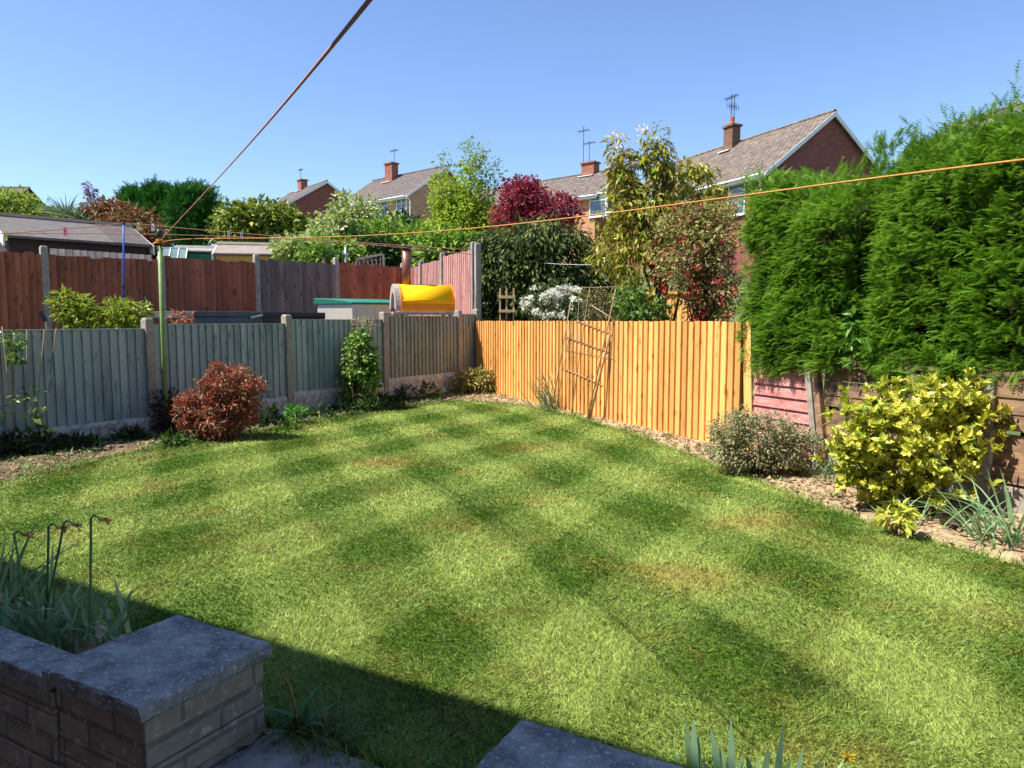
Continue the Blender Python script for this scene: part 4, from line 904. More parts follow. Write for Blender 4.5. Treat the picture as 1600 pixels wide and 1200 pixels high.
# ------------------------------------------------------------------ CANES AND TRELLIS
cane = MAT('bamboo_cane', '#866a4e', '#a88c6c', 20, (1, 1, .2), .7, rnd=.25)
def cane_at(t, p, q, r=.006, name='cane'):
    r = r * .72; m = MB(); m.tube([p, (np.array(p) + q) / 2 + RNG.normal(size=3) * .004, q], [r, r, r * .85], 6); m.build(name, cane, t, smooth=True)
def left_canes():
    base = gp(40, 722, .0); t = thing('cane_trellis', 'group of upright bamboo canes with a thin climber at the far left border', 'trellis', base)
    def fy(u, off): s = on_line(A1, DL, u); p = A1 + DL * s + NL * off; return p
    for (u0, v0, u1, v1) in ((28, 730, 3, 510), (25, 722, 22, 516), (40, 716, 42, 515), (55, 712, 69, 515), (20, 735, -8, 560), (78, 585, 88, 512)):
        p = fy(u1, .28); q = at(u1, v1, p[1]); b_ = at(u0, min(v0, 720), p[1] + .02); b_[2] = max(b_[2], .0) if v0 > 600 else b_[2]; cane_at(t, b_, q)
    p = fy(10, .27)[1]; p2 = fy(92, .27)[1]; cane_at(t, at(12, 524, p), at(98, 522, p2), .004)
    o, C = crown('climber_leaves', t, [PB(18, 530, 14, 10, p, 10, .06), PB(28, 560, 9, 18, p, 8, .06), PB(40, 640, 26, 50, p, 16, .07)], 8, climber, .055, .5, droop=.3)
left_canes()
def fan_canes():
    b = gp(545, 642, .0); Y = on_line(A1, DL, 550); P = A1 + DL * Y + NL * .12; t = thing('cane_support', 'bamboo cane support with cross bar behind the climber on the fence', 'trellis', (P[0], P[1], 0))
    for u0, v0, u1, v1 in ((536, 636, 522, 497), (541, 640, 532, 496), (545, 560, 543, 494), (551, 530, 550, 496), (556, 530, 560, 495), (575, 540, 577, 494), (578, 530, 583, 497)):
        cane_at(t, at(u0, v0, P[1] - .05), at(u1, v1, P[1]), .007)
    cane_at(t, at(519, 507, P[1]), at(586, 507, P[1]), .006); crown('climber_twigs', t, [PB(566, 506, 16, 10, P[1], 14, .08)], 7, LEAF('pale_bud', ['#a8a070', '#c8b898', '#8a9a50'], .3), .05, .35)
fan_canes()
def cane_trellis():
    # slightly collapsed trellis of canes and battens leaning on the orange fence
    def rp(u, v, off=.10): s = on_line(C1, DR, u); p = C1 + DR * s + NR * off; return at(u, v, p[1])
    def gr(u, off=.22): s = on_line(C1, DR, u); p = C1 + DR * s + NR * off; return np.array([p[0], p[1], .0])
    t = thing('leaning_trellis', 'dilapidated rustic trellis of canes and battens leaning on the orange fence', 'trellis', gr(915))
    for u0, u1, v1, r in ((883, 892, 470, .012), (890, 893, 505, .008), (915, 920, 455, .008), (917, 905, 462, .006), (941, 962, 452, .013), (945, 952, 530, .016), (943, 958, 500, .014)):
        p = gr(u0); p[2] = .0; cane_at(t, p, rp(u1, v1, .14), r, 'upright')
    for (ua, va, ub, vb, r) in ((884, 526, 950, 550, .009), (881, 576, 941, 602, .009), (900, 500, 955, 521, .008), (893, 449, 965, 448, .006), (880, 545, 960, 560, .005), (925, 478, 957, 498, .011)):
        cane_at(t, rp(ua, va, .17), rp(ub, vb, .17), r, 'crosspiece')
    crown('dead_climber', t, [PB(925, 560, 30, 70, rp(925, 560)[1], 14, .06, .3)], 5, LEAF('dry_leaf', ['#7a6038', '#a08850', '#7a8a40'], .2), .04, .4)
    b = gr(875, .25); m = MB(); m.bar(b, b + [0.01, 0, .26], .05, .045); o = m.build('wooden_stake', MAT('grey_timber', '#8c7f70', '#a89c8a', 16, (1, 1, .2), .9), bevel=.004, org=b); tag(o, 'short grey timber stake standing left of the leaning trellis', 'stake')
cane_trellis()
def wood_rack():
    Y = 13.4; t = thing('plant_frame', 'small square timber plant frame showing over the orange fence near the corner', 'plant support', at(792, 540, Y)); tim = MAT('pale_timber', '#b59a6c', '#cbb184', 14, (1, 1, .2), .8)
    for u in (781, 791, 802): m = MB(); m.bar(at(u, 540, Y), at(u + .5, 450, Y), .035, .03); m.build('upright', tim, t)
    for v in (464, 486): m = MB(); m.bar(at(779, v, Y - .03), at(805, v, Y - .03), .03, .05); m.build('crossbar', tim, t)
wood_rack()

# ------------------------------------------------------------------ CONIFER HEDGE
def hedge():
    s0, s1 = on_line(C1, DR, 1164) - .02, on_line(C1, DR, 1600) + 3.4
    p0 = C1 + DR * ((s0 + s1) / 2); t = thing('conifer_hedge', 'tall dense feathery green conifer hedge overhanging the fence on the right', 'hedge', (p0[0], p0[1], .3))
    hm = LEAF('conifer_spray', ['#44701a', '#608c24', '#80a834', '#9cbc46'], .4, .5, .25)
    T3 = np.array([DR[0], DR[1], 0]); N3 = np.array([NR[0], NR[1], 0]); Z3 = np.array([0, 0, 1.])
    def top(s): return 2.62 + .10 * np.sin(s * 2.1 + 1) + .07 * np.sin(s * 5.3) + .07 * np.exp(-((s - s0 - .3) / .6) ** 2) + .05 * np.clip(s - s0 - 1.5, 0, 2)
    seam = on_line(C1, DR, 1340)
    def front(s, z):          # how far the face bulges into the garden
        f = .10 + .05 * np.sin(s * 3.1 + z * 1.3) + .035 * np.sin(s * 6.7 - z * 4.1) + .03 * np.sin(z * 7 + s * 2.3) - .30 * np.exp(-((s - seam) / .13) ** 2) - .16 * np.exp(-((s - seam - 1.35) / .12) ** 2)
        f = f - .5 * np.clip((z - (top(s) - .35)) / .35, 0, 1) ** 2 - .35 * np.clip((1.15 - z) / .3, 0, 1) * 0
        return f - .22 * np.clip((s0 + .25 - s) / .25, 0, 1) ** 2
    clus, outs = [], []
    n = 4300; s = RNG.uniform(s0, s1, n); zb = .86 + .06 * np.sin(s * 4); z = zb + (top(s) - zb) * RNG.random(n); dep = front(s, z) - .03 - .15 * RNG.random(n) ** 1.5
    P = np.array([*C1, 0]) + T3 * s[:, None] + N3 * dep[:, None] + Z3 * z[:, None]; O = nrm(N3 * .9 + T3 * RNG.normal(size=(n, 1)) * .45 + Z3 * (RNG.normal(size=(n, 1)) * .3 + .35)); clus.append(P); outs.append(O)
    n = 800; s = RNG.uniform(s0, s1, n); z = top(s) - .02 - .12 * RNG.random(n); y = -RNG.uniform(-.1, 1.5, n)
    P = np.array([*C1, 0]) + T3 * s[:, None] + N3 * y[:, None] + Z3 * z[:, None]; clus.append(P); outs.append(nrm(Z3 + rv(n) * .45 + N3 * .25))
    n = 420; s = s0 + .1 * RNG.random(n); z = .9 + 1.65 * RNG.random(n); y = -RNG.uniform(-.05, 1.4, n); P = np.array([*C1, 0]) + T3 * s[:, None] + N3 * y[:, None] + Z3 * z[:, None]; clus.append(P); outs.append(nrm(-T3 + rv(n) * .5 + Z3 * .3))
    n = 260; s = RNG.uniform(s0, s1, n); P = np.array([*C1, 0]) + T3 * s[:, None] + N3 * RNG.uniform(-1.3, .05, (n, 1)) + Z3 * (.98 + .1 * RNG.random((n, 1))); clus.append(P); outs.append(nrm(N3 * .8 - Z3 * .6 + rv(n) * .4))
    n = 700; s = RNG.uniform(s0, s1, n); z = 1 + 1.6 * RNG.random(n); P = np.array([*C1, 0]) + T3 * s[:, None] + N3 * -1.45 + Z3 * z[:, None]; clus.append(P); outs.append(nrm(-N3 + rv(n) * .5 + Z3 * .3))
    P = np.concatenate(clus); O = np.concatenate(outs); per = 13; n = len(P) * per
    PP = np.repeat(P, per, 0) + rv(n) * .055; OO = nrm(np.repeat(O, per, 0) + rv(n) * .55); NN = nrm(np.cross(OO, np.cross(Z3[None], OO)) + rv(n) * .5)
    V, Fc, k, m = spray_arrays(PP, OO, NN, RNG.uniform(.05, .11, n), 6, .13, .75)
    raw('foliage', V, Fc, k, hm, t, np.repeat((RNG.random(n) * .6 + np.repeat(RNG.random(len(P)), per) * .4), m))
    # long wispy leaders over the top
    n = 40; s = RNG.uniform(s0 + .6, s1, n) ; s[:28] = on_line(C1, DR, 1600) - RNG.random(28) * 1.5; z = top(s) - .05; b = np.array([*C1, 0]) + T3 * s[:, None] + N3 * RNG.uniform(-.6, .0, (n, 1)) + Z3 * z[:, None]
    D = nrm(Z3 * .8 + T3 * RNG.normal(size=(n, 1)) * .5 + N3 * .1); q = 7; ln = RNG.uniform(.1, .26, n)
    tt = np.linspace(.2, 1, q); PP = (b[:, None] + D[:, None] * (ln[:, None] * tt)[..., None]).reshape(-1, 3); DD = nrm(np.repeat(D, q, 0) + rv(n * q) * .45)
    V, Fc, k, m = spray_arrays(PP, DD, rv(n * q), np.full(n * q, .085), 4, .12); raw('leader', V, Fc, k, hm, t)
    # inner mass of shaded twigs keeps the hedge solid, trunks below
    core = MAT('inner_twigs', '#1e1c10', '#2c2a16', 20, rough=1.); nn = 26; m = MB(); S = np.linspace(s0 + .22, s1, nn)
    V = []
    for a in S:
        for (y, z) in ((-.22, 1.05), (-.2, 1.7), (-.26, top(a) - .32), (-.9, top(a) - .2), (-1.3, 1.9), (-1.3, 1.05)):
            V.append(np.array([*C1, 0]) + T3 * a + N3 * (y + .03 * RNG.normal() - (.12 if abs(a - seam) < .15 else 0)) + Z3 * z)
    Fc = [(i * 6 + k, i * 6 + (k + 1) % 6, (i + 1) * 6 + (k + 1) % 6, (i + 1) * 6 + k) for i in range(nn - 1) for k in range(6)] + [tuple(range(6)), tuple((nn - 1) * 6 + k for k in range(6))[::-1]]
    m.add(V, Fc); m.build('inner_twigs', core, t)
    for a in np.arange(s0 + .5, s1, .9):
        m = MB(); b = np.array([*C1, 0]) + T3 * a - N3 * .7; m.tube([b + [0, 0, .0], b + [.02, 0, .7], b + [0, .02, 1.5]], [.07, .06, .05], 8); m.build('trunk', bark, t, smooth=True)
hedge()
def laurel_sprig():
    b = np.array([*(C1 + DR * on_line(C1, DR, 1338) + NR * .06), .9]); Y = b[1] - .12
    shrub('bay_sprig', 'broad pale leaved shoot poking out low down in the seam of the conifer hedge', 'plant', b, [PB(1345, 520, 24, 36, Y + .08, 20, .05), PB(1335, 558, 12, 18, Y + .08, 6, .04)], 6, LEAF('pale_broad_leaf', ['#44701f', '#6c9838'], .35, .45), .05, .5, stem_r=.005, nst=5, six=True)
laurel_sprig()

# ------------------------------------------------------------------ TREES AND SHRUBS BEYOND THE FENCES
def tree(name, label, cat, bu, Y, blobs, per, mat, size, aspect=.5, r0=.06, bk=bark, nl=18, topv=None, group=None, **k):
    g = at(bu, 600, Y); base = np.array([g[0], g[1], float(terrain_z(g[0], g[1])) - .05]); base[2] = max(base[2], -.05)
    t = thing(name, label, cat, base, 0, group); o, C = crown('crown', t, blobs, per, mat, size, aspect, **k)
    top = C[np.argmax(C[:, 2])] * .7 + blobs[0][0] * .3 if topv is None else at(bu, topv, Y); trunk('trunk', t, base, C, r0, bk, top, nl); return t, C
cherry = LEAF('cherry_leaf', ['#56701c', '#8c9c2c', '#bcb848', '#9a8034', '#70701f'], .4, .4)
Y = 10.9; bl = [PB(978, 300, 24, 44, Y, 32, .17), PB(1032, 270, 15, 62, Y, 36, .13), PB(966, 250, 15, 32, Y, 18, .12), PB(1000, 345, 60, 42, Y, 55, .25), PB(960, 390, 36, 40, Y, 30, .2), PB(1085, 290, 42, 34, Y + .3, 44, .2), PB(1110, 320, 32, 26, Y + .3, 26, .2), PB(1055, 345, 34, 34, Y + .2, 26, .2), PB(1005, 410, 52, 34, Y, 28, .22), PB(1000, 235, 14, 26, Y, 10, .12), PB(1010, 470, 44, 26, Y - .2, 24, .2)]
t, C = tree('cherry_tree', 'tall yellow green flowering cherry with pale pink blossom at its tips beyond the orange fence', 'tree', 1042, Y, bl, 20, cherry, .10, .38, .07, nl=34, droop=1.0, topv=260)
crown('blossom', t, [PB(u, v, 8, 6, Y - .1, 5, .05) for u, v in ((965, 212), (1000, 205), (1008, 203), (958, 255), (1018, 222), (970, 228), (955, 258), (1052, 258), (992, 250))], 7, LEAF('pale_pink_petal', ['#e8d4d4', '#f4eae6'], .4), .034, .8)
pier = LEAF('cream_edged_leaf', ['#5c7430', '#93a04a', '#ccc284', '#94604a', '#6c7a38'], .4); Y = 9.6
bl = [PB(1085, 400, 60, 76, Y, 130, .15, .8), PB(1120, 370, 40, 54, Y, 60, .13), PB(1115, 460, 44, 50, Y, 60, .14), PB(1060, 350, 30, 26, Y, 26, .12)]
t, C = tree('berried_shrub', 'large cream and green leaved shrub dotted with red clusters beside the conifer hedge', 'shrub', 1090, Y, bl, 34, pier, .055, .48, .035, nl=50, inner=.3)
crown('red_clusters', t, [PB(1085, 400, 66, 80, Y - .16, 60, .06, .8), PB(1115, 470, 44, 40, Y - .2, 44, .06)], 11, LEAF('red_flower', ['#98141c', '#b8202a', '#6c1018'], .25), .034, .6, inner=.8)[0]['kind'] = 'stuff'
rhodo = LEAF('rhododendron_leaf', ['#2c4222', '#46602c', '#6a7c44'], .2); b = at(870, 520, 12.3)
t = shrub('white_rhododendron', 'rounded shrub covered in white flower trusses just beyond the orange fence', 'shrub', (b[0], b[1], .4), [PB(868, 478, 54, 32, 12.3, 90, .14, .7), PB(905, 490, 36, 26, 12.1, 30, .12)], 14, rhodo, .09, .35, nst=20)
crown('blossom', t, [PB(868, 476, 52, 30, 12.15, 62, .055, .7), PB(845, 470, 30, 24, 12.1, 22, .05)], 44, LEAF('white_petal', ['#dedcc8', '#f0eee4', '#e6e2cc'], .35), .032, 1., inner=.85)
lau = LEAF('dark_glossy_leaf', ['#22361a', '#36501f', '#5f6c30', '#95985a'], .25, .6, .25); Y = 15.6
bl = [PB(800, 430, 60, 60, Y, 120, .35, .8), PB(865, 420, 66, 64, Y, 140, .36, .8), PB(770, 395, 46, 30, Y + .3, 50, .3), PB(920, 440, 40, 50, Y, 60, .3), PB(840, 375, 70, 26, Y, 60, .3), PB(900, 470, 60, 40, Y + .3, 50, .3), PB(790, 480, 50, 40, Y + .3, 60, .3)]
tree('laurel_bush', 'big dark spreading evergreen bush with drooping leaves behind the white flowering shrub', 'bush', 845, Y, bl, 24, lau, .14, .36, .09, nl=34, droop=.9, zcut=.9)
b = at(935, 500, 11.6); shrub('mixed_shrub', 'loose brownish green twiggy shrub between the white flowers and the cherry', 'shrub', (b[0], b[1], .35), [PB(940, 480, 30, 26, 11.6, 40, .13), PB(925, 465, 18, 20, 11.7, 18, .1)], 14, LEAF('brownish_leaf', ['#5a5a34', '#7c7a48', '#8a6a44'], .25), .06, .4, nst=20)
b = at(1020, 500, 9.9); shrub('leafy_shrub', 'bright green leafy shrub spilling over the top of the orange fence', 'shrub', (b[0], b[1], .25), [PB(1000, 485, 34, 18, 9.75, 36, .12), PB(985, 470, 24, 22, 9.9, 20, .12)], 14, LEAF('mid_green_leaf', ['#33541f', '#587c30', '#8aa04a'], .3), .10, .42, nst=16)
maple = LEAF('maple_leaf', ['#5a1524', '#86202f', '#a83444', '#6a2a52'], .3); Y = 23
tree('red_maple', 'crimson purple japanese maple in front of the middle house', 'tree', 835, Y, [PB(815, 308, 32, 26, Y, 60, .36), PB(868, 328, 32, 26, Y, 54, .34), PB(800, 340, 30, 26, Y, 34, .36), PB(838, 348, 55, 18, Y, 40, .34), PB(812, 292, 26, 12, Y, 14, .28)], 40, maple, .10, .55, .10, nl=24, inner=.35)
lime = LEAF('lime_leaf', ['#6f8c1c', '#95ae28', '#b6c840', '#5c7a24'], .4); airy = LEAF('airy_leaf', ['#5c7a3c', '#86a04c', '#a8b86a'], .35); Y = 25
t, C = tree('lime_green_tree', 'tall airy yellow green tree left of the red maple', 'tree', 735, Y, [PB(735, 305, 26, 54, Y, 70, .4), PB(716, 350, 48, 40, Y, 110, .45), PB(694, 308, 20, 30, Y, 30, .34), PB(690, 365, 34, 26, Y, 44, .42), PB(760, 350, 30, 36, Y, 40, .4), PB(730, 375, 60, 22, Y, 50, .4)], 34, lime, .12, .5, .12, nl=30, inner=.3)
crown('outer_twigs', t, [PB(738, 250, 34, 32, Y, 46, .26), PB(772, 275, 18, 38, Y, 22, .24), PB(698, 255, 18, 20, Y, 10, .22)], 13, airy, .11, .45, inner=.2)
Y = 24; haw = LEAF('hawthorn_leaf', ['#6c8430', '#92a844', '#b8c080', '#dcd8bc'], .3)
tree('hawthorn_tree', 'loose pale green hawthorn with creamy blossom in front of the pale brick house', 'tree', 540, Y, [PB(552, 338, 28, 30, Y, 46, .36), PB(525, 364, 42, 26, Y, 60, .4), PB(528, 318, 12, 24, Y, 10, .2), PB(570, 330, 24, 24, Y, 22, .34), PB(500, 375, 30, 18, Y, 22, .34)], 20, haw, .15, .5, .09, nl=26, inner=.25)
mg = LEAF('mid_leaf', ['#3c5f1c', '#5f8428', '#88a83a', '#a4b84c'], .3); dg = LEAF('deep_leaf', ['#24401a', '#35561f', '#4f7028'], .25)
Y = 22.5
for (u, v, ru, rv_, yy, mt, lab, bd) in [(610, 375, 46, 26, 22.5, mg, 'bright green bushes right of the hawthorn, behind the tall fence', 620), (660, 385, 46, 24, 22, mg, 'bright green bush around the oven flue', 660), (575, 390, 44, 22, 21.5, dg, 'darker green bush with small white flowers behind the lattice panel', 575),
                                      (470, 392, 34, 18, 22, haw, 'cream flowering bush behind the tall fence beside the little timber shed', 470), (700, 390, 40, 22, 19, mg, 'green bush over the bleached fence', 700), (628, 352, 22, 14, 30, dg, 'dark bush below the pale house windows', 628), (520, 395, 40, 18, 20.5, mg, 'soft green bush behind the spiky plant', 520)]:
    tree('garden_bush', lab, 'bush', bd, yy, [PB(u, v, ru, rv_, yy, 90, .40, .8), PB(u + ru * .4, v + 10, ru * .7, rv_ * .8, yy, 40, .35)], 18, mt, .16, .5, .06, nl=12, group='bushes in the gardens beyond the tall fence', zcut=1.2)
Y = 33; rb = LEAF('golden_round_leaf', ['#34501a', '#5a7424', '#95a038', '#c0c050'], .25)
tree('round_bush', 'broad rounded dark bush with golden highlights below the farthest house', 'bush', 405, Y, [PB(405, 348, 68, 26, Y, 190, .55, .7), PB(385, 355, 50, 28, Y, 90, .5), PB(445, 355, 36, 24, Y, 60, .5)], 24, rb, .22, .5, .12, nl=10)
con = LEAF('dark_conifer_spray', ['#1c4212', '#2f6420', '#4a8030'], .25, .6, .2)
for (u, v, ru, rv_, yy, lab) in [(212, 325, 16, 22, 38, 'smallest dark conifer, leftmost of the three behind the outbuilding'), (250, 330, 23, 34, 37, 'dark green conifer in the middle of the three behind the clothes pole'), (303, 332, 34, 36, 36, 'widest dark conifer, right of the clothes pole')]:
    t, C = tree('conifer', lab, 'tree', u, yy, [PB(u, v, ru, rv_, yy, 160, .38, .9), PB(u, v + rv_ * .6, ru * 1.05, rv_ * .9, yy, 150, .4, .9), PB(u + 4, v - rv_ * .6, ru * .6, rv_ * .4, yy, 40, .3)], 12, con, .34, kind='spray', r0=.15, nl=8, group='dark conifers beyond the outbuilding', inner=.6, upn=0, droop=-.6)
phot = LEAF('photinia_leaf', ['#7a3a30', '#9a4c3c', '#80683a', '#626e30', '#8a4038'], .25)
for (u, v, ru, rv_, yy, lab) in [(170, 335, 26, 18, 27, 'red tinged bush between the palm and the conifers'), (205, 350, 32, 24, 26, 'large red leaved bush left of the clothes pole'), (238, 385, 14, 26, 25, 'dark red leaved bush just past the end of the outbuilding')]:
    tree('red_bush', lab, 'bush', u, yy, [PB(u, v, ru, rv_, yy, 90, .36), PB(u - 6, v + 14, ru, rv_, yy, 50, .36)], 18, phot, .17, .45, .06, nl=10, group='red leaved bushes beyond the outbuilding')
tree('lime_bush', 'upright lime green bush behind the outbuilding at the left edge', 'bush', 25, 28, [PB(25, 330, 28, 26, 28, 110, .40), PB(55, 345, 26, 16, 28, 50, .35), PB(5, 337, 30, 30, 28, 60, .4)], 22, LEAF('lime_bush_leaf', ['#6f8830', '#93a83e', '#aab858'], .35), .17, .4, .06, nl=10)
tree('hedge_bush', 'low mid green bush between the lime bush and the spiky palm', 'bush', 75, 30, [PB(75, 345, 30, 14, 30, 50, .4), PB(120, 350, 40, 12, 30, 50, .4)], 18, mg, .17, .5, .06, nl=6)
tree('lilac_tree', 'thin lilac sprig with purple blossom standing above the bushes', 'tree', 143, 29, [PB(141, 297, 9, 9, 29, 16, .14), PB(143, 315, 7, 16, 29, 8, .12)], 9, LEAF('lilac_blossom', ['#8a6a94', '#a88cb0', '#6a6a50'], .3), .13, .5, .03, nl=12)
tree('bare_sapling', 'wispy bluish green young tree behind the round bush', 'tree', 345, 40, [PB(345, 335, 14, 24, 40, 24, .3), PB(85, 322, 10, 20, 40, 1, .3)], 9, airy, .16, .4, .04, nl=14)
def spiky(name, label, u, v, Y, n, ln, wd, mat, group=None, up=.5):
    c = at(u, v, Y); g = float(terrain_z(c[0], c[1])); t = thing(name, label, 'plant', (c[0], c[1], g)); D = rv(n); D[:, 2] = np.abs(D[:, 2]) * up + .25; D = nrm(D)
    V, Fc, k, m = strips(np.tile(c, (n, 1)) + rv(n) * .05, D, ln * RNG.uniform(.7, 1.1, n), np.full(n, wd), RNG.random(n) * .35, 5, nrm(np.cross(D, rv(n)))); raw('crown', V, Fc, k, mat, t, np.repeat(RNG.random(n), m))
    mm = MB(); mm.tube([(c[0], c[1], g), c], [.1, .07], 8); mm.build('trunk', bark, t, smooth=True)
yuc = LEAF('sword_leaf', ['#3f5238', '#6a7c54', '#94a478'], .2)
spiky('palm', 'spiky grey green palm behind the outbuilding roof', 105, 338, 27, 130, 1.0, .05, yuc); spiky('palm', 'smaller spiky crown just right of the palm behind the outbuilding roof', 124, 345, 26.5, 80, .8, .05, yuc)
spiky('yucca', 'sword leaved plant rising over the tall fence under the orange line', 508, 402, 19.5, 50, .55, .045, LEAF('yucca_leaf', ['#2f5224', '#4f7a30', '#7a9a48'], .2), up=1.3)
# planting in the left neighbour's garden
rose = LEAF('rose_leaf', ['#4f6c1c', '#7f9a2c', '#a8b444', '#9a6a34'], .35, .4)
b = at(120, 540, 10.4); shrub('rose_bush', 'upright yellow green bush over the left fence beside the tall concrete post', 'bush', (b[0], b[1], .3), [PB(112, 480, 22, 18, 10.4, 28, .12), PB(125, 495, 22, 18, 10.4, 28, .12), PB(100, 468, 12, 8, 10.4, 8, .07), PB(125, 525, 24, 24, 10.4, 18, .12)], 13, rose, .085, .5, nst=14)
b = at(195, 540, 10.6); shrub('rose_bush', 'wide yellow green bush over the left fence below the blue prop', 'bush', (b[0], b[1], .3), [PB(170, 490, 20, 14, 10.6, 24, .12), PB(205, 488, 26, 13, 10.6, 34, .12), PB(188, 505, 34, 14, 10.6, 28, .12), PB(190, 530, 30, 20, 10.6, 18, .12)], 13, rose, .085, .5, nst=16)
b = at(275, 540, 10.6); shrub('red_tipped_plant', 'low reddish leaved plant at the end of the hot tub', 'plant', (b[0], b[1], .3), [PB(282, 497, 14, 9, 10.6, 18, .07), PB(278, 515, 18, 16, 10.6, 14, .09)], 10, redl, .06, .5, nst=8)

# ------------------------------------------------------------------ THINGS IN THE NEIGHBOUR'S GARDEN
def hot_tub():
    a = at(283, 487, 11.2); b = at(490, 487, 13.6); c = (a + b) / 2; d = nrm((b - a)[:2]); rz = math.atan2(d[1], d[0]); ln = np.linalg.norm((b - a)[:2]); g = .45; h = c[2] - g
    t = thing('hot_tub', 'square hot tub under a dark grey folded vinyl cover just behind the green fence', 'hot tub', (c[0], c[1] , g), rz)
    W_ = 2.0; m = MB(); m.box((0, W_ * .35, (h - .2) / 2), (ln - .1, W_ - .1, h - .2)); m.build('cabinet', MAT('grey_cabinet', '#4d4a4c', '#5c585a', 5, (1, 1, .2)), t, world=False, bevel=.05)
    vin = MAT('slate_vinyl', '#3f434c', '#4d515a', 3, rough=.5, bump=.4, bdist=.03); drk = MAT('dark_vinyl', '#26262c', '#303038', 3, rough=.5, bump=.4, bdist=.03)
    for k, (x0, x1, mt) in enumerate(((-ln / 2, -ln / 2 + ln * .47, vin), (-ln / 2 + ln * .475, ln / 2, drk))):
        m = MB(); m.box(((x0 + x1) / 2, W_ * .35, h - .06), (x1 - x0, W_, .11)); m.box(((x0 + x1) / 2, W_ * .35 - W_ / 2 + .01, h - .16), (x1 - x0 - .02, .02, .18)); m.build('cover', mt, t, world=False, bevel=.03)
    m = MB(); m.bar((-.35, -W_ * .15 - .02, h - .1), (-.1, -W_ * .15 - .02, h - .06), .03); m.build('strap', metal, t, world=False)
hot_tub()
def storage_box():
    c = at(550, 468, 14.2); g = .62; h = c[2] - g; rz = math.atan2(.5, .86); t = thing('storage_box', 'pale plastic garden storage box with a green curved lid beside the pizza oven', 'storage box', (c[0], c[1], g), rz)
    # local x runs to the right along the front, y away; the near left corner is at the origin
    W_, D_ = 1.15, .5; body = MAT('taupe_plastic', '#cfc4b6', '#d8cdc0', 3, rough=.5); ax = np.array([-.86, .5, 0])
    m = MB(); P = [(0, 0), (W_, 0), (W_ - .55, D_), (-.55, D_)]; z1 = h - .07
    m.add([(x, y, .0) for x, y in P] + [(x, y, z1) for x, y in P], [(3, 2, 1, 0), (4, 5, 6, 7), (0, 1, 5, 4), (1, 2, 6, 5), (2, 3, 7, 6), (3, 0, 4, 7)]); m.build('body', body, t, world=False, bevel=.02)
    grn = MAT('green_plastic', '#27705c', '#2f7d68', 3, rough=.45); m = MB(); V = []
    prof = [(-.04, 0), (-.05, .04), (.1, .06), (.5, .10), (1.03, .12), (1.04, .0)]
    for s_ in (-.04, W_ + .04):
        for p, q in prof: V.append((s_ - .55 * p, p * D_, z1 + q - .02))
    n = len(prof); Fc = [tuple(range(n)), tuple(range(n, 2 * n))[::-1]] + [(i, n + i, n + (i + 1) % n, (i + 1) % n) for i in range(n)]; m.add(V, Fc); m.build('lid', grn, t, world=False, bevel=.01)
    m = MB()
    for xx in np.linspace(.1, W_ - .1, 6): m.box((xx, -.006, z1 * .5), (.02, .012, z1 * .85))
    m.build('rib', body, t, world=False)
    m = MB(); m.box((W_ * .83, -.02, z1 - .16), (.14, .03, .03)); m.build('handle', dkmetal, t, world=False)
storage_box()
